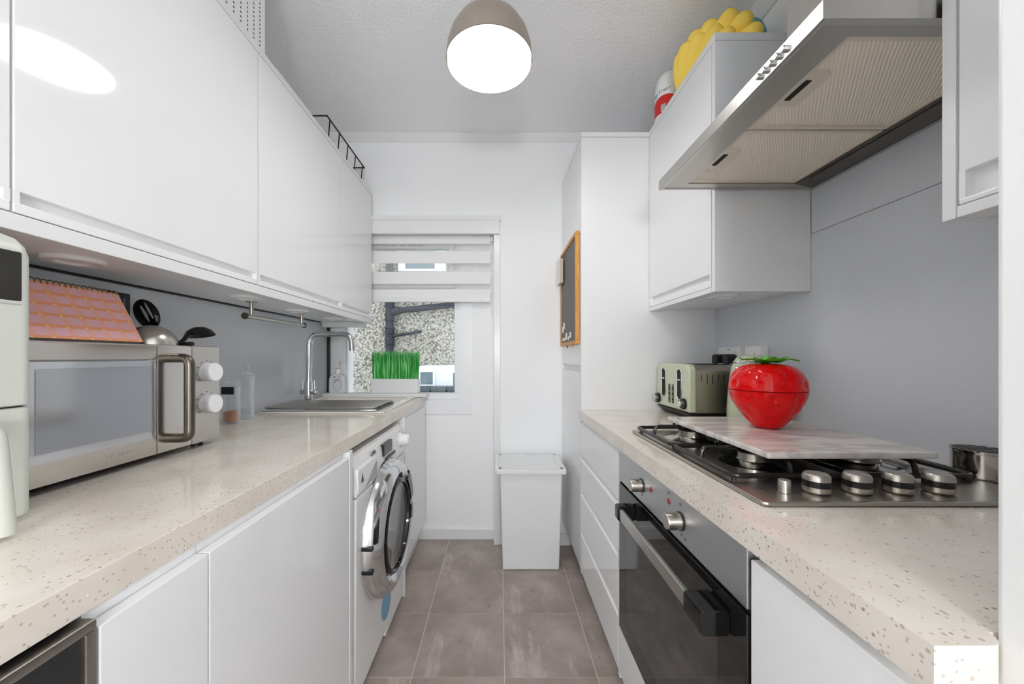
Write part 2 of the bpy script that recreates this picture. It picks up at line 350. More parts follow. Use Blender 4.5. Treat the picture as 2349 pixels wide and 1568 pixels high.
# text facing +X, reading along +Y -> used on left-hand fronts; letters run away from the camera
FACE_PX = Matrix(((0, 0, 1, 0), (1, 0, 0, 0), (0, 1, 0, 0), (0, 0, 0, 1)))     # right=+Y, up=+Z, normal=+X
FACE_NX = Matrix(((0, 0, -1, 0), (-1, 0, 0, 0), (0, 1, 0, 0), (0, 0, 0, 1)))   # right=-Y, up=+Z, normal=-X
FACE_NY = Matrix(((1, 0, 0, 0), (0, 0, -1, 0), (0, 1, 0, 0), (0, 0, 0, 1)))    # right=+X, up=+Z, normal=-Y
def at(m_, x, y, z): return Matrix.Translation((x, y, z)) @ m_

# ================================================================== THE ROOM
XL, XR = -1.10, 1.035            # side walls
YF, YB, YR = 2.27, 2.345, -1.70  # far wall face, back of the window recess, hall end
ZC = 2.533                       # ceiling
WT, WB = 0.91, 0.868             # worktop top and underside
def struct(name, mb, material, label, cat, parent=None):
    o = mb.build(name, material, parent); return tag(o, label, cat, kind='structure')

fl = struct('floor', MB().box(XL - .1, XR + .1, YR - .1, YF + .1, -0.06, -0.0022), 'grout', 'pale grout bed under the taupe stone-look floor tiles', 'floor')
tm = None
for i in range(-4, 4):
    for j in range(-11, 2):
        x0 = 0.018 + i * 0.337; y0 = 1.993 + j * 0.333
        if x0 < XL - .02 - .3 or x0 > XR: continue
        if tm is None:
            t = MB().box(0.0018, 0.3352, 0.0018, 0.3312, -0.010, 0.0, 0.0008, 1).build('tile', 'tile', fl); tm = t.data
        else:
            t = bpy.data.objects.new('tile', tm); C.objects.link(t); t.parent = fl
        t.location = (x0, y0, random.uniform(-0.0006, 0.0))
struct('ceiling', MB().box(XL - .1, XR + .1, YR - .1, YB + .3, ZC, ZC + 0.1), 'ceiling', 'white stippled ceiling above the galley kitchen', 'ceiling')
struct('wall_left', MB().box(XL - .1, XL, YR - .1, YB + .25, 0, ZC), 'wall', 'white wall behind the cabinets with the microwave', 'wall')
struct('wall_right', MB().box(XR, XR + .1, YR - .1, YB, 0, ZC), 'wall', 'white wall behind the hob and extractor hood', 'wall')
struct('wall_hall', MB().box(XL, -.95, YR - .1, YR, 0, ZC).box(.90, XR, YR - .1, YR, 0, ZC).box(-.95, .90, YR - .1, YR, 2.40, ZC), 'wall', 'white wall around the added glazed doors opposite the window', 'wall')
win2 = thing('fill_window', 'white framed glazed patio doors added for daylight fill opposite the kitchen window', 'window', (0, YR - .05, 0), kind='structure')  # unseen glazing, added so sky light fills the kitchen from the rear
for x0, x1 in ((-.948, -.026), (-.024, .898)):
    f2 = MB().box(x0, x1, YR - .08, YR - .03, .001, .06).box(x0, x1, YR - .08, YR - .03, 2.34, 2.399).box(x0, x0 + .05, YR - .08, YR - .03, .06, 2.34).box(x1 - .05, x1, YR - .08, YR - .03, .06, 2.34).build('door_frame', 'trim', win2)
    MB().box(x0 + .05, x1 - .05, YR - .058, YR - .052, .06, 2.34).build('pane', M['window_glass'] and 'window_glass', f2)
WX0, WX1, WZ0, WZ1 = -1.035, -0.2485, 0.884, 1.93     # window hole
struct('wall_far', MB().box(-0.02, XR, YF, YB + .25, 0, ZC).box(XL, -0.02, YF, YB + .25, 1.955, ZC)
       .box(WX1, -0.02, YB, YB + .25, 0, 1.955).box(XL, WX0, YB, YB + .25, 0, 1.955)
       .box(WX0, WX1, YB, YB + .25, 0, WZ0).box(WX0, WX1, YB, YB + .25, WZ1, 1.955), 'wall', 'white end wall with the window recess', 'wall')
struct('wall_nib', MB().box(0.4455, XR, 0.14, 0.33, 0, ZC, 0.006), 'trim', 'white wall end hiding the edge of the hob', 'wall')
struct('baseboard_far', MB().prism([(YB, 0), (YB, .07), (YB - .012, .066), (YB - .016, .06), (YB - .016, 0)], 'x', -0.52, -0.022), 'trim', 'low white baseboard under the window', 'baseboard')
struct('baseboard_right', MB().prism([(YF, 0), (YF, .07), (YF - .012, .066), (YF - .016, .06), (YF - .016, 0)], 'x', 0.012, 0.437), 'trim', 'low white baseboard behind the waste bin', 'baseboard')
struct('trim_1', MB().prism([(YF, ZC), (YF, ZC - .045), (YF - .008, ZC - .045), (YF - .014, ZC - .036), (YF - .03, ZC - .012), (YF - .03, ZC)], 'x', XL, XR), 'trim', 'narrow white coving over the window wall', 'trim')
struct('trim_2', MB().prism([(XR, ZC), (XR, ZC - .05), (XR - .01, ZC - .05), (XR - .04, ZC - .012), (XR - .04, ZC)], 'y', 0.33, YF - .03), 'trim', 'narrow white coving above the hood wall', 'trim')
struct('trim_3', MB().box(XL, -0.002, YF - .030, YF, 1.955, 1.995).box(XL, 0.008, YF - .038, YF, 1.995, 2.022, .004).box(XL, -0.002, YF - .03, YF, 1.915, 1.955), 'trim', 'white boxed head trim above the blind', 'trim')
struct('trim_4', MB().box(-0.036, 0.006, YF - .010, YF + .004, 0.0, 1.915, .003), 'trim', 'white corner strip beside the window recess', 'trim')

# ---- window
win = thing('window_1', 'white plastic framed window with top fanlight behind the blind', 'window', (-0.64, YB, WZ0), kind='structure')
def frame_rect(x0, x1, z0, z1, wd, y0, y1, bev=.003):
    return MB().box(x0, x1, y0, y1, z0, z0 + wd, bev).box(x0, x1, y0, y1, z1 - wd, z1, bev).box(x0, x0 + wd, y0, y1, z0 + wd, z1 - wd, bev).box(x1 - wd, x1, y0, y1, z0 + wd, z1 - wd, bev)
b = MB()   # mitred cover trim
TX0, TX1, TZ0 = XL + .004, -0.175, 0.797
b.prism([(TX0, TZ0), (TX1, TZ0), (WX1, WZ0), (WX0, WZ0)], 'y', YB - .010, YB)
b.prism([(TX1, TZ0), (TX1, 1.95), (WX1, 1.95), (WX1, WZ0)], 'y', YB - .010, YB)
b.build('window_trim', 'upvc', win)
frame_rect(WX0, WX1, WZ0, WZ1, .042, YB + .01, YB + .075).build('window_frame', 'upvc', win)
b = MB().box(WX0 + .042, WX1 - .042, YB + .012, YB + .07, 1.535, 1.60, .003); b.build('transom', 'upvc', win)
frame_rect(WX0 + .042, WX1 - .042, 1.60, WZ1 - .042, .034, YB + .004, YB + .06).build('fanlight_sash', 'upvc', win)
MB().box(WX0 + .07, WX1 - .07, YB + .035, YB + .041, 1.63, WZ1 - .07).build('pane', 'window_glass', win)
MB().box(WX0 + .04, WX1 - .04, YB + .040, YB + .046, WZ0 + .04, 1.54).build('pane', 'window_glass', win)
h = MB().box(-0.70, -0.64, YB - .012, YB + .006, 1.612, 1.632, .004).cyl((-0.67, YB - .016, 1.622), (-0.67, YB + .004, 1.622), .013).build('handle', 'upvc', win)
b = MB()
for q in range(9): b.box(-0.99 + q * .058, -0.945 + q * .058, YB - .001, YB + .008, 1.868, 1.874, .001)
b.build('trickle_vent', 'ink_pale', win)
tag(MB().box(XL + .009, -0.452, YF - .02, YB - .011, WT + .001, 0.935, .004).build('window_sill', 'trim'), 'white window sill board behind the sink carrying the grass planter', 'window sill', kind='structure')

# ---- zebra roller blind
bl = thing('roller_blind', 'white day-and-night striped roller blind half covering the window', 'blind', (-0.56, 2.305, 1.915))
BX0, BX1 = XL + .015, -0.058
zz = lambda py: CZ + (818 - py) * 2.300 / 840
MB().cyl((BX0, 2.318, zz(540) - .004), (BX1, 2.318, zz(540) - .004), .018).build('roller', 'blind', bl)
for a, c_ in ((546, 559), (576, 604), (623, 651), (664, 682)):
    MB().box(BX0, BX1, 2.2985, 2.3015, zz(c_), zz(a)).build('fabric_band', 'blind', bl)
for a, c_ in ((559, 576), (604, 623), (651, 664)):
    MB().box(BX0, BX1, 2.2995, 2.3005, zz(c_), zz(a)).build('sheer_band', 'sheer', bl)
bb = MB().prism(rrect(2.300, zz(687.5), .016, zz(682) - zz(693), .006), 'x', BX0, BX1).build('bottom_bar', 'trim', bl)
text_mesh('print', 'ıı ıııı ııı', .009, at(FACE_NY, -0.115, 2.2915, zz(689)), 'ink_grey', bb)
b = MB()
for q in range(46): b.ball((-0.050, 2.292 if q % 2 else 2.2925, 1.905 - q * .011), .0032, .0032, .0032, 6, 4)
b.build('chain', 'trim', bl)
MB().box(BX1 + .002, BX1 + .016, 2.292, 2.33, 1.885, 1.914, .003).build('bracket', 'white_plastic', bl)

# ================================================================== OUTSIDE
struct('ground', MB().box(-7, 6, YB + .27, 9, -1.3, -1.2), 'ground', 'grey yard paving beyond the window', 'ground')
nb = thing('house_wall', 'pebble-dashed neighbouring house wall seen through the window', 'wall', (-1.5, 5.5, -1.2))
MB().box(-6.5, 5, 5.5, 5.9, -1.2, 5.2).build('wall_face', 'pebble', nb)
nw = thing('upstairs_window', 'dark neighbouring window in a white surround behind the blind', 'window', (-1.15, 5.44, 2.44))
MB().box(-1.50, -.80, 5.42, 5.5, 2.43, 2.462).box(-1.50, -.80, 5.42, 5.5, 3.41, 3.5).box(-1.50, -1.40, 5.42, 5.5, 2.462, 3.41).box(-.96, -.80, 5.42, 5.5, 2.462, 3.41).build('frame', 'nbr_white', nw)
MB().box(-1.40, -.96, 5.455, 5.47, 2.462, 3.41).build('pane', 'nbr_glass', nw)
pp = thing('drainpipe', 'dark grey soil pipe with branches on the pebble-dashed wall', 'pipe', (-1.63, 5.4, -1.2))
pz = lambda py: CZ + (818 - py) * 5.4 / 840
px_ = lambda p: (p - 1146) * 5.4 / 840
MB().cyl((px_(893), 5.41, -1.2), (px_(893), 5.41, 5.0), .056, seg=20).build('stack', 'pipe', pp)
for py in (697, 727, 757, 782):
    MB().lathe([(.056, -.05), (.072, -.05), (.072, -.025), (.064, -.02), (.064, .02), (.072, .025), (.072, .05), (.056, .05)], (px_(893), 5.41, pz(py)), seg=20).build('collar', 'pipe', pp)
MB().tube(fillet([(px_(893), 5.41, pz(722)), (px_(915), 5.40, pz(712)), (px_(1060), 5.40, pz(697))], .1), .045, 12).build('branch', 'pipe', pp)
MB().tube(fillet([(px_(893), 5.41, pz(773)), (px_(912), 5.38, pz(769)), (px_(960), 5.38, pz(761)), (px_(962), 5.46, pz(760))], .06), .024, 10).build('branch', 'pipe', pp)
MB().cyl((px_(900), 5.40, pz(716)), (px_(917), 5.40, pz(711)), .058, seg=16).build('collar', 'pipe', pp)
an_ = thing('porch', 'white panelled porch at the foot of the pebble-dashed wall', 'porch', (-0.4, 4.9, -1.2))
MB().box(-1.095, 1.2, 4.9, 5.498, -1.2, 1.035, .01).build('cladding', 'nbr_white', an_)
f_ = frame_rect(-1.085, -0.86, 0.76, 0.985, .03, 4.872, 4.9, .004).build('window', 'nbr_white', an_)
MB().box(-1.055, -.89, 4.886, 4.89, .79, .955).build('pane', 'nbr_glass', f_)
f_ = frame_rect(-0.66, -0.40, 0.45, 0.985, .04, 4.872, 4.9, .004).build('window', 'nbr_white', an_)
MB().box(-0.62, -.44, 4.886, 4.89, .49, .945).build('pane', 'nbr_glass', f_)
for q, (x0, x1) in enumerate(((-1.02, -0.86), (-0.84, -0.66), (-0.64, -0.48))):
    t = thing('storage_bin', ('dark grey lidded bin below the porch, beside the grass planter', 'dark grey lidded bin below the porch between two others', 'dark grey lidded bin below the porch beside the window frame')[q], 'bin', ((x0 + x1) / 2, 4.6, -1.2), 'bins below the porch')
    MB().prism([(x0 + .02, -1.2), (x1 - .02, -1.2), (x1, .74), (x0, .74)], 'y', 4.5, 4.7).build('body', 'bin_dark', t)
    MB().box(x0 - .008, x1 + .008, 4.48, 4.71, .74, .79, .012).build('lid', 'bin_dark', t)

# ================================================================== LEFT RUN
UX, UB, UT = -0.78, 1.363, 2.166         # wall cabinet fronts, underside, top
LX = -0.460                              # base fronts
def wall_door(x, sgn, y0, y1, main_bot, lip_top, lip_bot, top, parent):
    """handleless door facing sgn*X with a finger groove near its bottom edge; x is the front face"""
    g = .002; y0 += g; y1 -= g; xb = x - sgn * .020
    X = lambda d: (min(x, x - sgn * d), max(x, x - sgn * d))
    b = MB(); a = X(.020); b.box(a[0], a[1], y0, y1, main_bot, top - .002, .0018)
    b.box(a[0], a[1], y0, y1, lip_bot, lip_top, .0018)
    c_ = (min(xb, xb + sgn * .005), max(xb, xb + sgn * .005)); b.box(c_[0], c_[1], y0, y1, lip_top - .001, main_bot + .001)
    b.box(a[0] + .0005, a[1] - .0005, y0, y0 + .008, lip_top - .001, main_bot + .001); b.box(a[0] + .0005, a[1] - .0005, y1 - .008, y1, lip_top - .001, main_bot + .001)
    return b.build('door', 'gloss_white', parent)
def downlight(x, y, z, parent):
    MB().lathe([(0, -.004), (.026, -.004), (.030, -.008), (.046, -.008), (.050, -.005), (.050, 0), (0, 0)], (x, y, z), seg=32).build('downlight', 'white_plastic', parent)
ups = [(0.02, 0.586, 'white gloss wall cabinet above the sage air fryer', []), (0.586, 1.185, 'white gloss wall cabinet above the microwave', [(-.93, .80)]),
       (1.185, 1.815, 'white gloss wall cabinet above the chrome rail', [(-.90, 1.30), (-.93, 1.68)]), (1.815, 2.235, 'narrow white gloss wall cabinet beside the window', [(-.93, 2.03)])]
for y0, y1, lb, lights in ups:
    t = thing('wall_cabinet', lb, 'cabinet', ((XL + UX) / 2, (y0 + y1) / 2, UB), 'wall cabinets over the sink run')
    MB().box(-1.078, UX - .021, y0 + .0008, y1 - .0008, UB + .010, UT - .023).build('carcass', 'carcass', t)
    wall_door(UX, 1, y0, y1, CZ + .268, CZ + .249, CZ + .2325, UT - .022, t)
    for lx, ly in lights: downlight(lx, ly, UB + .010, t)
tag(MB().box(-1.085, UX, 0.02, 2.237, UT - .021, UT, .002).build('top_board', 'panel_white'), 'long white board along the top of the sink-side wall cabinets', 'panel')
tag(MB().box(UX - .045, UX, 0.02, 2.237, UB, CZ + .231, .002).box(-1.085, UX - .045, 2.219, 2.237, UB, UB + .009).build('light_pelmet', 'panel_white'), 'long white pelmet rail under the sink-side wall cabinets', 'pelmet')
tag(MB().box(XL + .001, -1.092, 0.0, 2.333, WT + .0005, 1.40).build('splashback', 'splash'), 'grey splashback panel behind the microwave and tap', 'splashback')
tag(MB().box(-1.0915, -1.078, 2.315, 2.333, WT + .027, 1.40).build('black_strip', 'black_plastic'), 'thin black edge strip where splashback meets window', 'edge strip')
tag(MB().box(-1.085, UX - .05, 2.2375, 2.268, UB - .022, UB + .012, .002).build('filler_panel', 'panel_white'), 'small white filler panel between wall cabinet and window', 'panel')

tag(MB().box(-1.0915, -1.079, .03, 2.21, UB + .004, UB + .011).build('black_strip', 'black_plastic'), 'long thin black strip standing in for shade where splashback meets wall cabinets', 'edge strip')  # black strip laid along the gap to paint in its shadow line
# chrome rail under the cabinets
t = thing('towel_rail', 'short steel rail with two posts hung under the wall cabinets', 'rail', (-.962, 1.59, UB + .010))
rz = CZ + .155
MB().cyl((-.962, 1.385, rz), (-.962, 1.80, rz), .0085, seg=16).build('bar', 'steel_light', t)
for y in (1.42, 1.78):
    MB().cyl((-.962, y, rz), (-.962, y, UB + .010), .0075, seg=14).cyl((-.962, y, UB + .007), (-.962, y, UB + .0095), .02, seg=20).build('post', 'steel', t)
for y0, y1 in ((1.38, 1.387), (1.798, 1.805)):
    MB().cyl((-.962, y0, rz), (-.962, y1, rz), .0125, seg=18).build('end_cap', 'dark_steel', t)

# worktop with a cut-out for the sink
SX0, SX1, SY0, SY1 = -1.045, -0.535, 1.99, 2.225
wt = MB().box(-1.0915, -.471, 0.0, SY0, WB, WT, .002).box(-1.0915, SX0, SY0, SY1, WB, WT).box(SX1, -.471, SY0, SY1, WB, WT, 0).box(-1.0915, -.471, SY1, 2.334, WB, WT)
tag(wt.build('worktop', 'quartz'), 'speckled beige quartz worktop under the microwave and sink', 'worktop')

def base_door(x, sgn, y0, y1, z0, z1, parent, name='door', material='gloss_white', th=.02):
    a = (min(x, x - sgn * th), max(x, x - sgn * th))
    return MB().box(a[0], a[1], y0 + .0015, y1 - .0015, z0, z1, .002).build(name, material, parent)
def base_unit(name, label, y0, y1, sgn, x, group, z1=.850, side_wall=None):
    t = thing(name, label, 'cabinet', ((x + (side_wall or 0)) / 2, (y0 + y1) / 2, 0), group)
    xb = side_wall + sgn * .012; xf = x - sgn * .021
    MB().box(min(xb, xf), max(xb, xf), y0 + .001, y1 - .001, .13, WB - .001).build('carcass', 'carcass', t)
    base_door(x, sgn, y0, y1, .15, z1, t)
    return t
base_unit('base_cabinet', 'slim white gloss base cabinet beside the black glass appliance', .42, .58, 1, LX, 'base cabinets under the sink run', side_wall=XL)
base_unit('base_cabinet', 'wide white gloss base cabinet beside the washing machine', .58, 1.117, 1, LX, 'base cabinets under the sink run', side_wall=XL)
tag(MB().box(XL + .012, LX + .002, 1.121, 1.139, 0, WB - .001, .001).box(XL + .012, LX - .004, 1.141, 1.156, 0, WB - .001, .001).build('end_panel', 'panel_white'), 'white end panel between base cabinet and washing machine', 'panel')
tag(MB().box(XL + .012, LX, 1.772, 1.790, 0, WB - .001, .001).build('end_panel', 'panel_white'), 'white end panel between washing machine and sink cabinet', 'panel')
t = thing('sink_cabinet', 'white gloss sink cabinet beside the window wall', 'cabinet', (-.78, 2.03, 0), 'base cabinets under the sink run')
MB().box(XL + .012, LX - .021, 1.792, 2.33, .13, .70).box(LX - .035, LX - .021, 1.792, 2.33, .70, WB - .001).build('carcass', 'carcass', t)
base_door(LX, 1, 1.792, 2.262, .15, .850, t)
tag(MB().box(-.530, -.512, .42, 1.117, .002, .129).build('plinth', 'panel_white'), 'white plinth below the base cabinets beside washing machine', 'plinth')
tag(MB().box(-.530, -.512, 1.792, 2.34, .002, .129).build('plinth', 'panel_white'), 'white plinth below the sink cabinet', 'plinth')

# black glass appliance at the near end
t = thing('wine_cooler', 'black glass fronted appliance in a steel frame under the worktop', 'appliance', (-.75, .12, 0))
MB().box(XL + .012, LX - .03, -.17, .418, .02, WB - .006).build('body', 'black_plastic', t)
d_ = frame_rect(-.172, .419, .06, .862, .012, LX - .03, LX, .002)
d_.bm.verts.ensure_lookup_table()
for v in d_.bm.verts: v.co = Vector((v.co.y, v.co.x, v.co.z))
bmesh.ops.reverse_faces(d_.bm, faces=d_.bm.faces[:])
d_ = d_.build('door_frame', 'steel', t)
MB().box(LX - .022, LX - .005, -.160, .407, .072, .850).build('glass', 'black_glass', d_)
MB().box(LX - .005, LX - .003, .30, .345, .10, .848).build('handle_strip', 'black_plastic', d_)

# washing machine
WX = -0.462
t = thing('washing_machine', 'white front loading washing machine with a chrome ringed door', 'washing machine', (-.76, 1.466, 0))
WY0, WY1 = 1.172, 1.760
MB().box(-1.05, WX - .02, WY0, WY1, .015, .842, .004).prism([(WX - .03, .03), (WX, .05), (WX + .004, .70), (WX - .02, .705)], 'y', WY0, WY1, .004).build('body', 'white_plastic', t)
cp = MB().prism([(WX - .03, .708), (WX + .004, .708), (WX + .004, .725), (WX - .004, .80), (WX - .022, .835), (WX - .05, .842)], 'y', WY0, WY1, .003).build('control_panel', 'white_plastic', t)
def on_panel(y, z):   # point on the leaning panel face
    return WX + .004 - (z - .725) * .008 / .075 if z > .725 else WX + .004
dr = MB().box(WX - .01, WX + .007, WY0 + .008, WY0 + .20, .712, .795, .006).build('detergent_drawer', 'white_plastic', t)
MB().prism([(WY0 + .06, .718), (WY0 + .185, .722), (WY0 + .185, .775), (WY0 + .17, .778)], 'x', WX + .0065, WX + .009, .001).build('drawer_grip', 'ink_pale', dr)
MB().box(WX - .01, WX + .0065, WY0 + .275, WY0 + .385, .765, .812, .002).build('display', 'display', t)
for q in range(5): MB().box(WX - .005, WX + .0075, WY0 + .305 + q * .026, WY0 + .325 + q * .026, .742, .754, .001).build('button', 'display', t)
kn = MB().lathe([(0, .05), (.022, .05), (.027, .045), (.029, .012), (.034, .008), (.034, 0), (0, 0)], (WX - .006, WY1 - .06, .775), 'x', 32).build('dial', 'white_plastic', t)
b = MB()
for q in range(10):
    a = 2 * PI * q / 10; b.box(WX - .001, WX + .0015, WY1 - .06 + .045 * math.cos(a) - .004, WY1 - .06 + .045 * math.cos(a) + .004, .775 + .045 * math.sin(a) - .0015, .775 + .045 * math.sin(a) + .0015)
b.build('dial_marks', 'ink_pale', t)['kind'] = 'stuff'
MB().box(WX - .004, WX + .0005, WY0 + .15, WY0 + .20, .803, .806).box(WX - .004, WX + .0005, WY0 + .165, WY0 + .19, .810, .814).build('print', 'ink_grey', t)
MB().prism([(WY0 + .03, .745), (WY0 + .055, .745), (WY0 + .042, .775)], 'x', WX + .0068, WX + .0078).build('print', 'ink_grey', dr)
cy, cz = 1.474, .490
dring = MB().lathe([(.165, .012), (.172, .030), (.186, .052), (.205, .060), (.232, .052), (.252, .030), (.258, .006), (.258, 0), (.165, 0)], (WX + .002, cy, cz), 'x', 64).build('door_ring', 'chrome', t)
MB().lathe([(0, .030), (.06, .031), (.11, .034), (.150, .042), (.160, .048), (.168, .040), (.168, .004), (0, .004)], (WX + .002, cy, cz), 'x', 56).build('door_glass', 'drum_glass', dring)
MB().lathe([(.158, .046), (.160, .056), (.168, .060), (.176, .056), (.178, .045)], (WX + .002, cy, cz), 'x', 56).build('inner_ring', 'black_gloss', dring)
def arc_part(a0, a1, r0, r1, x0, x1, name, material, parent, n=10):
    pts = [(cy + r0 * math.cos(math.radians(a0 + (a1 - a0) * q / n)), cz + r0 * math.sin(math.radians(a0 + (a1 - a0) * q / n))) for q in range(n + 1)]
    pts += [(cy + r1 * math.cos(math.radians(a1 - (a1 - a0) * q / n)), cz + r1 * math.sin(math.radians(a1 - (a1 - a0) * q / n))) for q in range(n + 1)]
    return MB().prism(pts, 'x', x0, x1, .003).build(name, material, parent)
arc_part(8, 48, .182, .228, WX + .03, WX + .0625, 'handle_recess', 'black_gloss', dring)
arc_part(-18, 0, .188, .222, WX + .03, WX + .0625, 'handle_recess', 'black_gloss', dring)
for a0 in (172, 190): arc_part(a0, a0 + 3, .236, .262, WX + .002, WX + .040, 'hinge', 'black_plastic', dring, 3)
MB().lathe([(0, .0012), (.055, .0012), (.055, 0), (0, 0)], (WX + .0035, 1.485, .160), 'x', 40).build('sticker', 'sticker_blue', t)
MB().box(WX - .012, WX + .0008, WY0 + .31, WY1 - .03, .03, .10, .003).build('filter_flap', 'white_plastic', t)

# ---- sink, tap, rack
t = thing('sink', 'white ceramic inset sink with bowl beside the window', 'sink', (-.79, 2.1, WT - .14))
b = MB()
# rim plate with bowl hole + bowl walls
RX0, RX1, RY0, RY1 = -1.068, -0.512, 1.625, 2.245
b.box(RX0, RX1, RY0, SY0 + .012, WT + .0006, WT + .006, .002).box(RX0, SX0 + .012, SY0 + .012, SY1 - .012, WT + .0006, WT + .010, .002).box(SX1 - .012, RX1, SY0 + .012, SY1 - .012, WT + .0006, WT + .010, .002).box(RX0, RX1, SY1 - .012, RY1, WT + .0006, WT + .010, .002)
b.build('rim', 'sink', t)
b = MB(); e = .004
b.box(SX0 + e, SX0 + .012, SY0 + e, SY1 - e, WT - .14, WT + .004).box(SX1 - .012, SX1 - e, SY0 + e, SY1 - e, WT - .14, WT + .004).box(SX0 + .012, SX1 - .012, SY0 + e, SY0 + .012, WT - .14, WT + .004).box(SX0 + .012, SX1 - .012, SY1 - .012, SY1 - e, WT - .14, WT + .004).box(SX0 + e, SX1 - e, SY0 + e, SY1 - e, WT - .148, WT - .14)
b.build('bowl', 'sink', t)
t = thing('mixer_tap', 'chrome swan-neck mixer tap with two lever handles at sink', 'tap', (-1.02, 1.955, WT + .006))
TXc, TY = -1.02, 1.955
MB().lathe([(0, 0), (.030, 0), (.030, .004), (.022, .008), (.021, .05), (.020, .105), (.018, .112), (0, .112)], (TXc, TY, WT + .0062), seg=28).build('body', 'chrome', t)
zt = CZ + (818 - 766) * 1.955 / 840
MB().tube(fillet([(TXc, TY, WT + .10), (TXc + .006, TY, zt), (TXc + .222, TY + .01, zt), (TXc + .228, TY + .012, zt - .088)], .06, 10), .0150, 16).build('spout', 'chrome', t)
for s_ in (-1, 1):
    hb = MB().tube([(TXc, TY, WT + .062), (TXc + s_ * .035, TY - .012 * s_, WT + .062)], .011, 14).ball((TXc + s_ * .042, TY - .014 * s_, WT + .062), .014, .013, .014).build('handle_stem', 'chrome', t)
    MB().cyl((TXc + s_ * .040, TY - .014 * s_, WT + .065), (TXc + s_ * .038, TY - .014 * s_, WT + .125), .0055, .0042, 12).build('lever', 'chrome', hb)
t = thing('drying_rack', 'stainless roll-up drying rack of parallel bars over the drainer', 'rack', (-.80, 1.80, WT + .0065))
KX0, KX1, KY0, KY1 = -1.062, -0.548, 1.632, 1.912
nbar = 16
for q in range(nbar):
    y = KY0 + .012 + q * (KY1 - KY0 - .024) / (nbar - 1)
    MB().cyl((KX0 + .01, y, WT + .0225), (KX1 - .01, y, WT + .0225), .0040, seg=10).build('bar', 'steel_light', t)
for x in (KX0 + .012, KX1 - .012):
    MB().box(x - .009, x + .009, KY0, KY1, WT + .0066, WT + .0165, .003).build('side_strip', 'black_plastic', t)
MB().tube([(KX0, KY0 - .004, WT + .0125), (KX1, KY0 - .004, WT + .0125)], .0058, 12).build('front_rod', 'chrome', t)

# soap bottle
t = thing('soap_bottle', 'clear white pump soap bottle on the sill beside the planter', 'bottle', (-1.012, 2.298, .936))
sx, sy, sz = -1.012, 2.298, .936
b = MB()
prof = [(rrect(sx, sy, .104, .052, .02), 0), (rrect(sx, sy, .110, .056, .022), .006), (rrect(sx, sy, .108, .056, .022), .085), (rrect(sx, sy, .096, .050, .02), .104), (rrect(sx, sy, .05, .036, .015), .116), (rrect(sx, sy, .034, .034, .015), .12)]
tb = bmesh.new(); rs = [[tb.verts.new((p[0], p[1], sz + h_)) for p in pr] for pr, h_ in prof]
for a, c_ in zip(rs, rs[1:]):
    for i in range(len(a)): tb.faces.new((a[i], a[(i + 1) % len(a)], c_[(i + 1) % len(a)], c_[i]))
tb.faces.new(rs[0][::-1]); tb.faces.new(rs[-1]); b.add(tb); b.build('bottle', 'soap_plastic', t)
MB().cyl((sx, sy, sz + .12), (sx, sy, sz + .150), .017).build('collar', 'white_plastic', t)
MB().cyl((sx, sy, sz + .150), (sx, sy, sz + .153), .012).build('neck_ring', 'ink_grey', t)
MB().cyl((sx, sy, sz + .15), (sx, sy, sz + .196), .0055).box(sx - .014, sx + .030, sy - .008, sy + .008, sz + .194, sz + .204, .003).build('pump', 'white_plastic', t)
hx = [(sx + .006 + .030 * math.cos(math.radians(90 + 60 * q)), sz + .045 + .034 * math.sin(math.radians(90 + 60 * q))) for q in range(6)]
MB().tube([(p[0], sy - .0285, p[1]) for p in hx], .0009, 5, closed=True).tube([(sx + .004, sy - .0285, sz + .083), (sx + .014, sy - .0285, sz + .104), (sx + .024, sy - .0285, sz + .083)], .0009, 5).box(sx - .02, sx - .004, sy - .029, sy - .0282, sz + .096, sz + .101).box(sx - .02, sx + .016, sy - .029, sy - .0282, sz + .078, sz + .081).box(sx - .012, sx - .006, sy - .029, sy - .0282, sz + .064, sz + .07).build('label_print', 'ink_grey', t)

# grass planter
t = thing('grass_planter', 'white rectangular planter of bright green artificial grass on the sill', 'planter', (-.647, 2.29, .936))
gx0, gx1, gy0, gy1 = -.789, -.506, 2.262, 2.326
MB().prism([(gx0 - .002, .936), (gx1 + .002, .936), (gx1, .936 + .088), (gx0, .936 + .088)], 'y', gy0, gy1, .002).build('pot', 'white_satin', t)
b = bmesh.new()
for q in range(1500):
    x = random.uniform(gx0 + .004, gx1 - .004); y = random.uniform(gy0 + .004, gy1 - .004); hgt = random.uniform(.165, .192)
    cxm = (gx0 + gx1) / 2; lean = (x - cxm) / (gx1 - gx0) * .022 + random.gauss(0, .004); ly = random.gauss(0, .006); wd = random.uniform(.0011, .002)
    ang = random.uniform(0, PI); dx, dy = wd * math.cos(ang), wd * math.sin(ang); z0 = .936 + .080
    A = [b.verts.new((x - dx, y - dy, z0)), b.verts.new((x + dx, y + dy, z0)), b.verts.new((x + lean * .5 + dx, y + ly * .4 + dy, z0 + hgt * .6)), b.verts.new((x + lean * .5 - dx, y + ly * .4 - dy, z0 + hgt * .6)), b.verts.new((x + lean, y + ly, z0 + hgt))]
    b.faces.new((A[0], A[1], A[2], A[3])); b.faces.new((A[3], A[2], A[4]))
g_ = MB().add(b).build('grass', 'green', t); g_['kind'] = 'stuff'

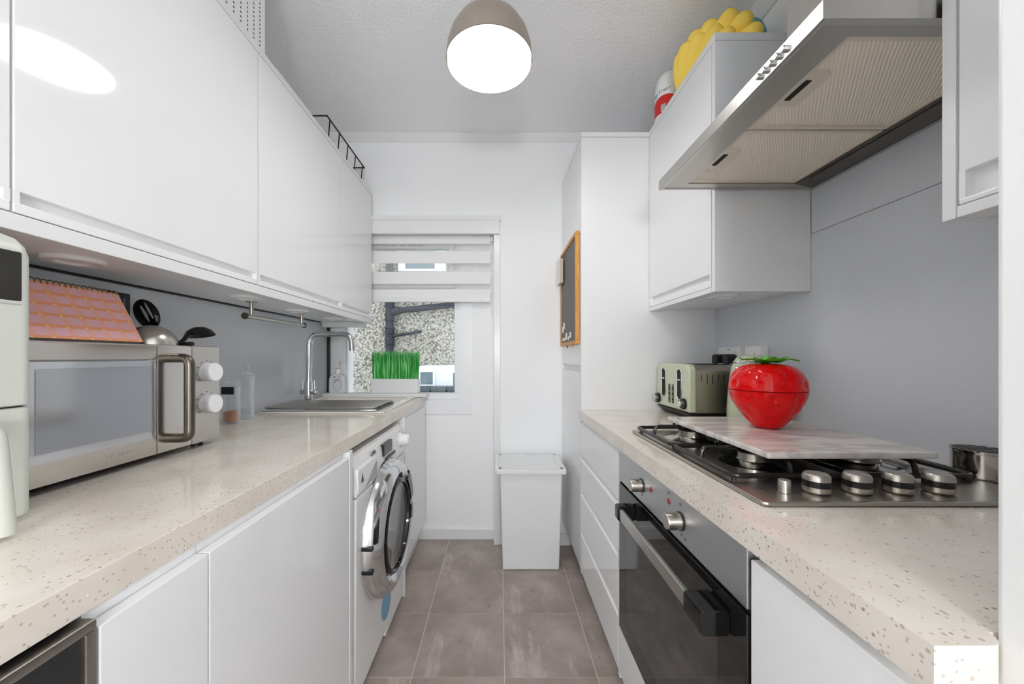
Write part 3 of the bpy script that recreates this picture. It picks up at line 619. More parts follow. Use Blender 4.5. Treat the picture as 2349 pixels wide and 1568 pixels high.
# ---- glass jars
t = thing('glass_jar', 'tall clear glass jar with a glass knob lid on the worktop', 'jar', (-1.025, 1.475, WT))
MB().lathe([(0, .0005), (.030, .0005), (.033, .004), (.031, .010), (.031, .165), (.032, .172), (.029, .172), (.028, .012), (0, .010)], (-1.025, 1.475, WT + .0005), seg=36).build('body', 'jar_glass', t)
MB().lathe([(.026, .170), (.0325, .174), (.0325, .179), (.012, .186), (.009, .196), (.014, .205), (.013, .219), (0, .223), (0, .18)], (-1.025, 1.475, WT + .0005), seg=36).build('lid', 'jar_glass', t)
MB().lathe([(0, .011), (.0275, .011), (.0275, .050), (0, .054)], (-1.025, 1.475, WT + .0005), seg=28).build('contents', 'jar_glass', t)
t = thing('clip_jar', 'small clip-top glass jar with brown contents beside the microwave', 'jar', (-1.005, 1.372, WT))
MB().lathe([(0, .0005), (.026, .0005), (.029, .004), (.029, .135), (.026, .140), (.025, .008), (0, .006)], (-1.005, 1.372, WT + .0005), seg=36).build('body', 'jar_glass', t)
MB().lathe([(0, .009), (.0245, .009), (.0245, .046), (0, .047)], (-1.005, 1.372, WT + .0005), seg=28).build('contents', 'cork', t)
MB().lathe([(0, .142), (.030, .142), (.031, .150), (.025, .158), (0, .160)], (-1.005, 1.372, WT + .0005), seg=36).build('lid', 'jar_glass', t)
MB().box(-1.018, -.972, 1.337, 1.342, WT + .112, WT + .140, .002).build('clip', 'black_plastic', t)

# ---- microwave
t = thing('microwave', 'steel fronted microwave with a bar handle and two dials', 'microwave', (-.955, .828, WT))
MX, MY0, MY1, MZ0, MZ1 = -.823, .578, 1.078, WT + .012, CZ + .030
MB().box(-1.085, MX - .012, MY0, MY1, MZ0, MZ1, .004).build('case', 'steel_light', t)
for fx in (-.86, -1.06):
    for fy in (.62, 1.04): MB().cyl((fx, fy, WT + .0004), (fx, fy, MZ0 + .002), .014, seg=14).build('foot', 'black_plastic', t)
DY = .979; GY = .880
d_ = MB().box(MX - .012, MX, GY + .001, DY, MZ0 + .004, MZ1 - .003, .002).build('door', 'steel_mirror', t)
MB().box(MX - .012, MX, MY0 + .002, GY - .0005, MZ0 + .004, MZ1 - .038, .002).build('glass_front', 'mw_glass', d_)
MB().box(MX - .012, MX + .0004, MY0 + .002, GY - .0005, MZ1 - .0365, MZ1 - .003, .002).build('top_rail', 'steel_mirror', d_)
MB().box(MX - .002, MX + .0007, MY0 + .07, GY - .006, MZ0 + .062, MZ1 - .052, .001).build('window', 'mw_window', d_)
MB().box(MX - .002, MX + .0005, MY0 + .004, GY - .002, MZ0 + .005, MZ0 + .045).build('lower_rail', 'steel_mirror', d_)
hy = .925
pts = fillet([(MX, hy, CZ - .003), (MX + .040, hy, CZ - .003), (MX + .040, hy, CZ - .205), (MX, hy, CZ - .205)], .022, 6)
hb = MB().tube(pts, .0115, 14).build('handle', 'dark_steel', d_)
text_mesh('badge', 'Goodmans', .014, at(FACE_PX, MX + .0006, MY0 + .218, MZ0 + .028), 'ink_pale', d_)
cp = MB().box(MX - .012, MX - .001, DY + .002, MY1, MZ0 + .002, MZ1 - .001, .003).build('control_panel', 'steel_light', t)
for z in (CZ - .043, CZ - .131):
    k_ = MB().lathe([(0, .028), (.024, .028), (.026, .025), (.026, 0), (0, 0)], (MX - .001, 1.030, z), 'x', 32).build('dial', 'white_satin', t)
    b = MB()
    for q in range(9):
        a = math.radians(-40 + 260 * q / 8); b.box(MX - .0015, MX - .0004, 1.030 + .033 * math.cos(a) - .003, 1.030 + .033 * math.cos(a) + .003, z + .033 * math.sin(a) - .001, z + .033 * math.sin(a) + .001)
    b.build('dial_marks', 'ink_grey', k_)['kind'] = 'stuff'

# ---- things on the microwave
TOPZ = MZ1
# calendar: leans back towards the wall
t = thing('calendar', 'pink and orange gingham spiral-bound planner leaning on the wall', 'book', (-.93, .80, TOPZ))
u0, u1 = .60, .93
lean = Vector((-.072, .007, .124))
p0, p1 = Vector((-.905, u0, TOPZ + .0075)), Vector((-.905, u1, TOPZ + .0075))
nrm = Vector((.124, 0, .072)).normalized()
def slab(p0, p1, lean, th, nrm):
    t_ = bmesh.new(); q = [p0, p1, p1 + lean, p0 + lean]
    A = [t_.verts.new(v) for v in q]; B = [t_.verts.new(v - nrm * th) for v in q]
    t_.faces.new(A); t_.faces.new(B[::-1])
    for i in range(4): t_.faces.new((A[i], B[i], B[(i + 1) % 4], A[(i + 1) % 4]))
    bmesh.ops.recalc_face_normals(t_, faces=t_.faces[:]); return t_
MB().add(slab(p0, p1, lean, .002, nrm)).build('cover', 'gingham', t)
MB().add(slab(p0 - nrm * .0022, p1 - nrm * .0022, lean, .010, nrm)).build('pages', 'paper', t)
b = MB(); top0, top1 = p0 + lean, p1 + lean
for q in range(30):
    c_ = top0.lerp(top1, (q + .5) / 30) - nrm * .006
    b.tube([c_ + Vector((.009 * math.cos(a), 0, .009 * math.sin(a))) for a in [2 * PI * i / 8 for i in range(8)]], .0012, 5, closed=True)
b.build('spiral', 'gold', t)
# spatula behind it
t = thing('spatula', 'black slotted turner standing behind the gingham planner', 'utensil', (-1.06, 1.015, TOPZ), 'black utensils on the microwave')
MB().box(-1.066, -1.060, .990, 1.052, TOPZ + .075, TOPZ + .150, .0025).build('blade', 'black_plastic', t)
MB().box(-1.0595, -1.0588, 1.030, 1.036, TOPZ + .09, TOPZ + .135).build('slot', 'ink_grey', t)
MB().tube([(-1.063, 1.015, TOPZ + .001), (-1.063, 1.018, TOPZ + .085)], .005, 8).build('handle', 'black_plastic', t)
t = thing('mixing_bowl', 'upturned brushed steel bowl on top of the microwave', 'bowl', (-.955, 1.055, TOPZ))
pr = [(.057 * math.cos(a), .056 * math.sin(a)) for a in [PI / 2 * q / 10 for q in range(11)]]
MB().lathe([(.060, 0), (.060, .002)] + pr, (-.955, 1.005, TOPZ + .0006), seg=44).build('shell', 'steel_light', t)
def spoon_head(cx, cy, cz, rx, rz, tilt, turn):
    b = MB(); b.ball((0, 0, 0), rx, .010, rz, 24, 14)
    b.xform(Matrix.Translation((cx, cy, cz)) @ Matrix.Rotation(turn, 4, 'Z') @ Matrix.Rotation(tilt, 4, 'Y')); return b
t = thing('slotted_spoon', 'black slotted spoon standing behind the steel bowl', 'utensil', (-1.05, .985, TOPZ), 'black utensils on the microwave')
hd = spoon_head(-1.055, 1.095, TOPZ + .098, .030, .046, math.radians(-24), math.radians(18)).build('head', 'black_gloss', t)
s1 = MB().ball((0, -.0098, 0), .0035, .0018, .026).ball((.012, -.0085, .004), .003, .0018, .026); s1.xform(Matrix.Translation((-1.055, 1.095, TOPZ + .098)) @ Matrix.Rotation(math.radians(18), 4, 'Z') @ Matrix.Rotation(math.radians(-24), 4, 'Y')); s1.build('slot', 'ink_pale', hd)
MB().tube([(-1.038, 1.092, TOPZ + .060), (-1.030, 1.070, TOPZ + .007)], .006, 8).build('handle', 'black_plastic', t)
t = thing('ladle', 'black ladle lying beside the steel bowl on the microwave', 'utensil', (-1.03, 1.05, TOPZ), 'black utensils on the microwave')
lb = MB().lathe([(0, .030), (.020, .027), (.035, .016), (.044, 0), (.042, -.001), (.033, .012), (.018, .022), (0, .025)], (0, 0, 0), seg=32)
lb.xform(Matrix.Translation((-1.005, 1.228, TOPZ + .040)) @ Matrix.Rotation(math.radians(-10), 4, 'Y')); hd = lb.build('bowl', 'black_plastic', t)
MB().tube(fillet([(-1.008, 1.190, TOPZ + .044), (-1.000, 1.150, TOPZ + .014), (-.985, 1.070, TOPZ + .0075), (-.890, 1.062, TOPZ + .0075)], .02), .0065, 8).build('handle', 'black_plastic', t)

# ---- tall sage air fryer
t = thing('air_fryer', 'tall pale sage air fryer with dark display beside the microwave', 'air fryer', (-.88, .42, WT))
AX, AY0, AY1, AZ = -.722, .27, .570, CZ + .188
def loft(rings, caps=True):
    tb = bmesh.new(); rs = [[tb.verts.new(p) for p in r] for r in rings]
    for a_, c2 in zip(rs, rs[1:]):
        for i_ in range(len(a_)): tb.faces.new((a_[i_], a_[(i_ + 1) % len(a_)], c2[(i_ + 1) % len(a_)], c2[i_]))
    tb.faces.new(rs[0][::-1]); tb.faces.new(rs[-1]); bmesh.ops.recalc_face_normals(tb, faces=tb.faces[:]); return MB().add(tb)
def fr(inset, z): return [(p[0], p[1], z) for p in rrect((AX - 1.05) / 2, (AY0 + AY1) / 2, 1.05 + AX - 2 * inset, AY1 - AY0 - 2 * inset, .016 - min(inset, .010))]
loft([fr(.002, WT + .010), fr(0, WT + .014), fr(0, WT + .172), fr(.003, WT + .174)]).build('drawer_body', 'pale_sage', t)
MB().prism([(p[0], p[1]) for p in fr(.006, 0)], 'z', WT + .173, WT + .177).build('seam_gap', 'black_matte', t)
up_ = loft([fr(.003, WT + .176), fr(0, WT + .178), fr(0, AZ - .035), fr(.004, AZ - .020), fr(.012, AZ - .009), fr(.024, AZ - .002), fr(.04, AZ)]).build('upper_body', 'pale_sage', t)
MB().prism(rrect((AX - 1.05) / 2, (AY0 + AY1) / 2, 1.03 + AX, AY1 - AY0 - .02, .03), 'z', WT + .0005, WT + .012).build('base', 'pale_sage', t)
MB().box(AX - .004, AX + .0015, AY0 + .04, AY1 - .0165, AZ - .105, AZ - .030, .003).build('display', 'display', up_)
MB().box(AX - .004, AX + .001, AY0 + .02, AY1 - .0175, AZ - .110, AZ - .1085).build('seam', 'ink_pale', up_)
hd = MB().tube(fillet([(AX - .005, AY0 + .230, WT + .150), (AX + .030, AY0 + .230, WT + .150), (AX + .045, AY0 + .230, WT + .006)], .02), .012, 14).build('handle', 'pale_sage', t)

# ---- on top of the left cabinets
t = thing('perforated_box', 'white perforated metal box on top of the wall cabinets', 'box', (-.94, 1.0, UT))
MB().box(-1.07, -.802, .70, 1.254, UT + .0006, UT + .29, .003).build('sides', 'perforated', t)
MB().tube([(-.802, .70, UT + .29), (-.802, 1.254, UT + .29), (-1.07, 1.254, UT + .29), (-1.07, .70, UT + .29)], .004, 8, closed=True).build('rim', 'white_satin', t)
t = thing('folded_board', 'thin white board lying between the perforated box and wire basket', 'board', (-.92, 1.4, UT))
MB().box(-1.05, -.786, 1.285, 1.52, UT + .0005, UT + .010, .002).build('board', 'white_satin', t)
t = thing('wire_basket', 'black wire basket on top of the wall cabinets near window', 'basket', (-.92, 2.0, UT))
bx0, bx1, by0, by1, bz = -1.03, -.822, 1.745, 2.225, UT + .142
MB().tube([(bx1, by0, bz), (bx1, by1, bz), (bx0, by1, bz), (bx0, by0, bz)], .0042, 8, closed=True).build('rim', 'wire_black', t)
for q in range(5):
    y = by0 + .03 + q * (by1 - by0 - .06) / 4
    MB().tube(fillet([(bx1, y, bz), (bx1 - .012, y, UT + .004), (bx0 + .012, y, UT + .004), (bx0, y, bz)], .02, 4), .0032, 8).build('wire', 'wire_black', t)
for q in range(2):
    x = bx0 + .07 + q * .07
    MB().tube(fillet([(x, by0, bz), (x, by0 + .012, UT + .0105), (x, by1 - .012, UT + .0105), (x, by1, bz)], .02, 4), .0032, 8).build('wire', 'wire_black', t)

# ================================================================== RIGHT RUN
RX, RUX = 0.385, 0.71              # base fronts, wall cabinet fronts
RUB, RUT = CZ + .2156, CZ + 1.070
XW = XR - .008                     # face of the grey splashback

tag(MB().box(XW, XR - .001, .331, 1.739, WT + .0005, 1.5640, .0008).build('splashback', 'splash'), 'lower grey splashback panel behind the hob and toaster', 'splashback')
tag(MB().box(XW, XR - .001, .589, 1.2065, 1.5655, 1.78, .0008).build('splashback', 'splash'), 'upper grey splashback panel under the extractor hood', 'splashback')

# tall cabinet
t = thing('tall_cabinet', 'tall white cabinet with the chalkboard on its door', 'cabinet', (.71, 2.0, 0))
MB().box(.409, XR - .003, 1.7605, YF - .003, .13, 2.20).build('carcass', 'carcass', t)
MB().box(.388, XR - .003, 1.740, 1.760, .13, 2.203, .0015).build('side_panel', 'panel_white', t)
MB().box(.388, XR - .003, 1.740, YF - .003, 2.205, 2.228, .0015).build('top_board', 'panel_white', t)
MB().box(.440, .456, 1.7605, YF - .018, .002, .129).build('plinth', 'panel_white', t)
for z0, z1 in ((.15, 1.086), (1.118, 2.202)):
    MB().box(.388, .408, 1.7615, YF - .004, z0, z1, .002).build('door', 'gloss_white', t)
tag(MB().box(.440, .456, .34, 1.738, .002, .129).build('plinth', 'panel_white'), 'white plinth below the oven and drawers', 'plinth')

# chalkboard
t = thing('chalkboard', 'grey chalkboard in an oak frame hung on the tall cabinet', 'notice board', (.38, 1.98, 1.225))
NX, NY0, NY1, NZ0, NZ1 = .366, 1.764, 2.205, 1.222, 1.768
b = frame_rect(NY0, NY1, NZ0, NZ1, .019, NX, .3865, .002)
for v in b.bm.verts: v.co = Vector((v.co.y, v.co.x, v.co.z))
bmesh.ops.reverse_faces(b.bm, faces=b.bm.faces[:]); b.build('frame', 'wood', t)
MB().box(NX + .006, NX + .012, NY0 + .015, NY1 - .015, NZ0 + .015, NZ1 - .015).build('slate', 'slate', t)
for y, z, h_ in ((2.14, 1.30, .035), (2.10, 1.318, .035), (2.13, 1.252, .015), (2.08, 1.252, .014), (2.03, 1.256, .034), (1.97, 1.252, .014), (1.92, 1.262, .026)):
    MB().tube([(NX + .0045, y, z), (NX + .0045, y - .01, z + h_)], .0055, 6).build('chalk_mark', 'paper', t)
MB().cyl((NX + .008, 2.02, NZ0 - .014), (NX + .008, 2.02, NZ0 + .004), .003, seg=8).build('hook', 'black_plastic', t)
t = thing('note_pad', 'small cream note pad hung on the chalkboard edge', 'note pad', (.355, 2.15, 1.60))
MB().box(.346, .3655, 2.10, 2.20, 1.585, 1.725, .002).build('pad', 'cream', t)
MB().box(.344, .3458, 2.098, 2.20, 1.582, 1.727).build('cover', 'paper', t)

# waste bin
t = thing('waste_bin', 'white lidded waste bin standing against the end wall', 'bin', (.17, 2.11, 0))
tb = bmesh.new()
lo = [(.017, 1.990), (.325, 1.990), (.325, 2.225), (.017, 2.225)]; hi = [(0.002, 1.975), (.338, 1.975), (.338, 2.235), (0.002, 2.235)]
A = [tb.verts.new((x, y, .0015)) for x, y in lo]; B = [tb.verts.new((x, y, .528)) for x, y in hi]
tb.faces.new(A[::-1]); tb.faces.new(B)
for i in range(4): tb.faces.new((A[i], A[(i + 1) % 4], B[(i + 1) % 4], B[i]))
bmesh.ops.bevel(tb, geom=tb.edges[:], offset=.008, segments=3, affect='EDGES', profile=.5)
MB().add(tb).build('body', 'white_satin', t)
ld = MB().box(-.018, .358, 1.955, 2.238, .530, .560, .005).build('lid', 'white_satin', t)
b = MB().box(-.004, .34, 1.957, 1.972, .560, .5655, .002).box(-.004, .34, 2.222, 2.237, .560, .5655, .002).box(-.004, .012, 1.957, 2.237, .560, .5655, .002).box(.324, .340, 1.957, 2.237, .560, .5655, .002)
b.build('lid_ridge', 'white_satin', ld)
MB().box(-.026, -.004, 1.958, 2.236, .545, .572, .004).build('hinge_bar', 'white_satin', ld)

# wall cabinets
t = thing('wall_cabinet', 'white wall cabinet between the tall cabinet and the hood', 'cabinet', (.87, 1.47, RUB))
MB().box(RUX + .021, XW - .002, 1.2265, 1.7385, RUB + .010, RUT - .028).build('carcass', 'carcass', t)
wall_door(RUX, -1, 1.2285, 1.7385, CZ + .279, CZ + .252, CZ + .2345, RUT - .026, t)
MB().box(RUX, XW - .001, 1.2075, 1.2255, RUB, RUT - .027, .0012).build('side_panel', 'panel_white', t)
MB().box(RUX, XW - .001, 1.2075, 1.7385, RUT - .0255, RUT, .0012).build('top_board', 'panel_white', t)
MB().box(RUX, RUX + .045, 1.227, 1.7385, RUB, CZ + .2335, .0015).build('pelmet', 'panel_white', t)
MB().lathe([(0, -.004), (.026, -.004), (.030, -.008), (.046, -.008), (.050, -.005), (.050, 0), (0, 0)], (.83, 1.36, RUB + .010), seg=32).build('downlight', 'white_plastic', t)
t = thing('wall_cabinet', 'white wall cabinet between the hood and the wall end', 'cabinet', (.87, .46, RUB))
MB().box(RUX + .021, XW - .002, .332, .569, RUB + .010, RUT - .028).build('carcass', 'carcass', t)
wall_door(RUX, -1, .332, .5685, CZ + .284, CZ + .243, CZ + .2345, RUT - .026, t)
MB().box(RUX, XW - .001, .570, .588, RUB, RUT - .027, .0012).build('side_panel', 'panel_white', t)
MB().box(RUX, XW - .001, .332, .588, RUT - .0255, RUT, .0012).build('top_board', 'panel_white', t)
MB().box(RUX, RUX + .045, .332, .569, RUB, CZ + .2335, .0015).build('pelmet', 'panel_white', t)

# extractor hood
HX0, HX1, HY0, HY1, HZ = .523, XW - .002, .592, 1.203, CZ + .547
t = thing('extractor_hood', 'brushed steel chimney extractor hood with two pleated filters', 'hood', (.78, .9, HZ))
b = MB()
b.prism([(HX0, HZ), (HX0 + .005, HZ - .001), (HX0 + .012, HZ), (HX0 + .012, HZ + .030), (HX0, HZ + .030)], 'y', HY0, HY1)          # front lip
b.box(HX0 + .012, HX1, HY0, HY0 + .012, HZ, HZ + .030).box(HX0 + .012, HX1, HY1 - .012, HY1, HZ, HZ + .030).box(HX1 - .01, HX1, HY0 + .012, HY1 - .012, HZ, HZ + .030)
tb = bmesh.new()                                                                            # sloping top
A = [tb.verts.new(v) for v in ((HX0, HY0, HZ + .03), (HX1, HY0, HZ + .03), (HX1, HY1, HZ + .03), (HX0, HY1, HZ + .03))]
B = [tb.verts.new(v) for v in ((.80, .78, HZ + .16), (HX1, .78, HZ + .16), (HX1, 1.02, HZ + .16), (.80, 1.02, HZ + .16))]
for i in range(4): tb.faces.new((A[i], A[(i + 1) % 4], B[(i + 1) % 4], B[i]))
tb.faces.new(B); bmesh.ops.recalc_face_normals(tb, faces=tb.faces[:]); b.add(tb)
can = b.build('canopy', 'steel_light', t)
MB().box(.80, HX1, .78, 1.02, HZ + .16, ZC - .0015, .002).build('chimney', 'steel_light', t)
FX0, FX1, FY0, FY1 = .597, .936, .628, 1.161
b = MB(); zb = HZ + .0012
b.prism([(HX0 + .012, HY0 + .012), (FX0, FY0), (FX0, FY1), (HX0 + .012, HY1 - .012)], 'z', zb, zb + .004).prism([(HX0 + .012, HY0 + .012), (HX1 - .01, HY0 + .012), (FX1, FY0), (FX0, FY0)], 'z', zb, zb + .004).prism([(HX0 + .012, HY1 - .012), (FX0, FY1), (FX1, FY1), (HX1 - .01, HY1 - .012)], 'z', zb, zb + .004)
b.build('underside_border', 'steel', can)
MB().prism([(FX1, FY0), (HX1 - .01, HY0 + .012), (HX1 - .01, HY1 - .012), (FX1, FY1)], 'z', zb, zb + .004).build('rear_panel', 'dark_steel', can)
MB().box(FX1 + .014, HX1 - .022, .63, 1.12, zb - .003, zb + .001, .001).build('light_cover', 'dark_steel', can)
for y0, y1 in ((FY0 + .001, .888), (.892, FY1 - .001)):
    f = MB().box(FX0 + .010, FX1 - .010, y0 + .010, y1 - .010, zb + .006, zb + .012).build('filter', 'filter', t)
    MB().box(FX0, FX0 + .010, y0, y1, zb + .002, zb + .012, .001).box(FX1 - .010, FX1, y0, y1, zb + .002, zb + .012, .001).box(FX0 + .010, FX1 - .010, y0, y0 + .010, zb + .002, zb + .012, .001).box(FX0 + .010, FX1 - .010, y1 - .010, y1, zb + .002, zb + .012, .001).build('filter_frame', 'filter_frame', f)
    ym = (y0 + y1) / 2
    MB().prism([(FX0 + .006, ym - .05), (FX0 + .040, ym - .05), (FX0 + .055, ym - .038), (FX0 + .055, ym + .05), (FX0 + .006, ym + .05)], 'z', zb + .003, zb + .007, .0008).build('handle_plate', 'filter_frame', f)
    MB().box(FX0 + .014, FX0 + .026, ym - .028, ym + .028, zb + .0015, zb + .0035).build('handle_slot', 'black_matte', f)
for q in range(5):
    y = .668 + q * .0165
    MB().lathe([(0, .009), (.0045, .009), (.0058, .007), (.0058, 0), (0, 0)], (HX0, y, HZ + .014), 'x', 16, -1).build('button', 'chrome', t)

# worktop right: small curved notch where it meets the wall end
pts = [(.376, .317), (.4265, .317)] + [(.4265 + .018 * math.sin(a), .335 - .018 * math.cos(a)) for a in [PI / 2 * q / 6 for q in range(1, 7)]] + [(.4445, .3325), (XW - .0005, .3325), (XW - .0005, 1.7395), (.376, 1.7395)]
tag(MB().prism(pts, 'z', WB, WT, .002).build('worktop', 'quartz'), 'speckled beige quartz worktop under the hob and toaster', 'worktop')

# near base cabinet, drawers
base_unit('base_cabinet', 'white gloss base cabinet beside the oven, near wall end', .336, .563, -1, RX, None, side_wall=XR)
t = thing('drawer_unit', 'white gloss unit of four handleless drawers beside the oven', 'drawers', (.70, 1.45, 0))
MB().box(RX + .028, XR - .012, 1.182, 1.737, .13, WB - .001).build('carcass', 'carcass', t)
MB().box(RX + .001, RX + .03, 1.1785, 1.1915, .13, WB - .002, .001).build('side_edge', 'panel_white', t)
for z0, z1 in ((.699, .866), (.534, .695), (.344, .530), (.15, .340)):
    b = MB(); y0, y1 = 1.193, 1.737
    b.prism([(RX, z0), (RX + .022, z0), (RX + .022, z1), (RX + .019, z1), (RX + .011, z1 - .012), (RX + .0015, z1 - .022), (RX, z1 - .024)], 'y', y0, y1)
    b.build('drawer_front', 'gloss_white', t)

# oven
t = thing('built_in_oven', 'built-in steel oven with black glass door and bar handle', 'oven', (.70, .87, .15))
OY0, OY1 = .567, 1.175
MB().box(RX + .022, XR - .02, OY0 + .002, OY1 - .002, .30, WB - .002).build('cavity', 'black_plastic', t)
cp = MB().box(RX - .002, RX + .02, OY0, OY1, .768, WB - .002, .002).build('control_panel', 'steel_oven', t)
dz = CZ - .395
MB().box(RX + .004, RX + .02, OY0, OY1, dz - .004, dz + .003).build('vent_gap', 'black_matte', t)
d_ = MB().box(RX - .002, RX + .02, OY0, OY1, .298, dz - .005, .003).build('door', 'black_glass', t)
MB().box(RX - .0026, RX - .001, OY0 + .075, OY1 - .075, .37, .672).build('door_window', 'black_inner', d_)
hz, hxo = .717, RX - .042
MB().box(hxo - .006, hxo + .006, OY0 + .095, OY1 - .140, hz - .015, hz + .015, .003).build('handle_bar', 'steel_light', d_)
for y0, y1 in ((OY0 + .040, OY0 + .098), (OY1 - .142, OY1 - .117)):
    MB().prism(rrect((hxo - .010 + RX - .002) / 2, hz, .010 + RX - .002 - hxo, .042, .007), 'y', y0, y1, .002).build('handle_bracket', 'black_gloss', d_)
for y, z, r in ((.988, .8135, .0165), (.776, .812, .0175)):
    k_ = MB().lathe([(0, .032), (r - .002, .032), (r, .029), (r, .002), (0, .002)], (RX - .002, y, z), 'x', 36, -1).build('dial', 'steel', cp)
    MB().lathe([(0, .003), (r + .002, .003), (r + .002, 0), (0, 0)], (RX - .002, y, z), 'x', 32, -1).build('dial_collar', 'black_plastic', k_)
for y, z in ((.927, .8245), (.829, .833)):
    MB().lathe([(0, .003), (.0055, .002), (.007, 0), (0, 0)], (RX - .002, y, z), 'x', 20, -1).build('indicator_lamp', 'red_lamp', cp)
b = MB()
for y, z in ((.829, .852), (.775, .848), (.770, .786), (.755, .783), (.985, .789)): b.box(RX - .0028, RX - .001, y - .003, y + .003, z - .002, z + .002)
b.build('print', 'ink_grey', cp)
tag(MB().box(RX, RX + .02, OY0, OY1, .15, .294, .002).build('filler_panel', 'gloss_white'), 'white gloss filler panel below the oven', 'panel')
tag(MB().box(RX, RX + .3, 1.1757, 1.1780, .13, WB - .002).build('end_panel', 'panel_white'), 'thin white panel between oven and drawers', 'panel')

# ---- hob
HBX0, HBX1, HBY0, HBY1 = .437, .945, .607, 1.217
t = thing('gas_hob', 'stainless steel four burner gas hob with side controls', 'hob', (.69, .91, WT))
b = MB().prism(rrect((HBX0 + HBX1) / 2, (HBY0 + HBY1) / 2, HBX1 - HBX0, HBY1 - HBY0, .012), 'z', WT + .0006, WT + .009, .004)
b.build('tray', 'steel', t)
zt = WT + .009
burn = [(.570, 1.085, .040), (.575, .835, .030), (.815, 1.085, .030), (.815, .835, .040)]
for x, y, r in burn:
    bu = MB().lathe([(r + .035, 0), (r + .02, .003), (r + .004, .006), (r, .008), (r, .012), (0, .012)], (x, y, zt), seg=40).build('burner_dish', 'steel_mirror', t)
    MB().lathe([(r * .8, .011), (r * .9, .011), (r * .93, .024), (r * .8, .024), (0, .024)], (x, y, zt), seg=36).build('burner_ring', 'steel', bu)
    MB().lathe([(0, .0305), (r * .88, .030), (r * .98, .028), (r * .98, .0245), (0, .0245)], (x, y, zt), seg=36).build('burner_cap', 'black_enamel', bu)
def grate(y0, y1):
    x0, x1 = .452, .925; z0 = zt + .010; ztop = .9595
    g_ = MB().tube(fillet([(x0, (y0 + y1) / 2, z0), (x0, y0, z0), (x1, y0, z0), (x1, y1, z0), (x0, y1, z0), (x0, (y0 + y1) / 2, z0)], .02, 5), .0055, 8).build('pan_support', 'black_enamel', t)
    ym = (y0 + y1) / 2
    def hoop(p, q):   # inverted U from the frame in towards the burner
        MB().tube(fillet([(p[0], p[1], z0 - .002), (p[0] + (q[0] - p[0]) * .06, p[1] + (q[1] - p[1]) * .06, ztop - .004), (q[0], q[1], ztop - .004)], .014, 5), .0045, 8).build('support_finger', 'black_enamel', g_)
    for cx in (.570, .815):
        hoop((cx, y0 + .004), (cx, ym - .034)); hoop((cx, y1 - .004), (cx, ym + .034))
    hoop((x0 + .004, ym), (.570 - .034, ym)); hoop((x1 - .004, ym), (.815 + .034, ym))
    MB().tube([(.6925, y0, z0), (.6925, y1, z0)], .0045, 8).build('cross_bar', 'black_enamel', g_)
    hoop((.6925, ym), (.570 + .034, ym)); hoop((.6925, ym), (.815 - .034, ym))
    for fx, fy in ((x0 + .01, y0 + .01), (x1 - .01, y0 + .01), (x0 + .01, y1 - .01), (x1 - .01, y1 - .01)):
        MB().cyl((fx, fy, zt + .0003), (fx, fy, z0), .004, seg=8).build('foot', 'black_plastic', g_)
grate(.712, .952); grate(.962, 1.202)
for x in (.564, .636, .709, .781):
    k_ = MB().lathe([(0, .034), (.0175, .034), (.020, .031), (.021, .0235), (.021, .023), (0, .023)], (x, .652, zt), seg=40).build('knob', 'steel', t)
    MB().lathe([(0, .023), (.0203, .023), (.0203, .012), (0, .012)], (x, .652, zt), seg=40).build('knob_band', 'black_plastic', k_)
    MB().lathe([(0, .012), (.021, .012), (.021, .004), (.018, .0005), (0, .0005)], (x, .652, zt), seg=40).build('knob_base', 'steel', k_)
MB().lathe([(0, .0225), (.0088, .0225), (.0098, .021), (.0098, .0005), (0, .0005)], (.507, .652, zt), seg=28).build('ignition_button', 'steel_light', t)
text_mesh('print', 'ıllııl', .016, Matrix.Translation((.478, .668, zt + .0002)) @ Matrix.Rotation(math.radians(-35), 4, 'Z'), 'black_matte', t, .0002)

# marble board
tag(MB().prism(rrect(.6905, .928, .335, .430, .006), 'z', .9605, .974, .003).build('marble_board', 'marble'), 'pale veined marble board resting across the hob supports', 'board')

# strawberry jar
t = thing('strawberry_jar', 'glossy red strawberry shaped storage jar on the marble board', 'jar', (.703, .962, .9745))
sc0 = (.703, .962, .9745)
prof = [(0, 0), (.024, 0), (.031, .003), (.039, .011), (.050, .024), (.060, .037), (.070, .052), (.0775, .066), (.083, .080), (.0858, .092), (.0862, .0985)]
prof2 = [(.0864, .1002), (.0866, .104), (.0862, .113), (.0845, .124), (.0805, .135), (.0745, .146), (.066, .155), (.055, .162), (.042, .166), (.024, .168), (0, .168)]
def dense(pr, n):
    out = []
    for a, c_ in zip(pr, pr[1:]):
        for q in range(n): out.append((a[0] + (c_[0] - a[0]) * q / n, a[1] + (c_[1] - a[1]) * q / n))
    return out + [pr[-1]]
seeds = []
for row, (h_, n, ph) in enumerate(((.028, 6, 0), (.055, 8, .4), (.082, 9, .1), (.118, 9, .5), (.140, 7, .2), (.157, 5, .6))):
    for q in range(n): seeds.append((h_, 2 * PI * (q + ph) / n))
def straw(pr, name, parent):
    b = MB().lathe(dense(pr, 4), (0, 0, 0), seg=112)
    for v in b.bm.verts:
        r = math.hypot(v.co.x, v.co.y)
        if r < .02: continue
        a = math.atan2(v.co.y, v.co.x); d = 0
        for h_, sa in seeds:
            da = (a - sa + PI) % (2 * PI) - PI
            dist2 = ((v.co.z - h_) ** 2 + (r * da) ** 2) / .0090 ** 2
            if dist2 < 6: d += math.exp(-dist2 * 1.2) - .45 * math.exp(-((math.sqrt(dist2)) / .42) ** 2)
        f = 1 - .0075 * d / r + .02 * math.sin(3 * a + 1) * (v.co.z / .17)
        v.co.x *= f; v.co.y *= f
    b.xform(Matrix.Translation(sc0)); return b.build(name, 'red', parent, angle=60)
straw(prof, 'base', t); lidp = straw(prof2, 'lid', t)
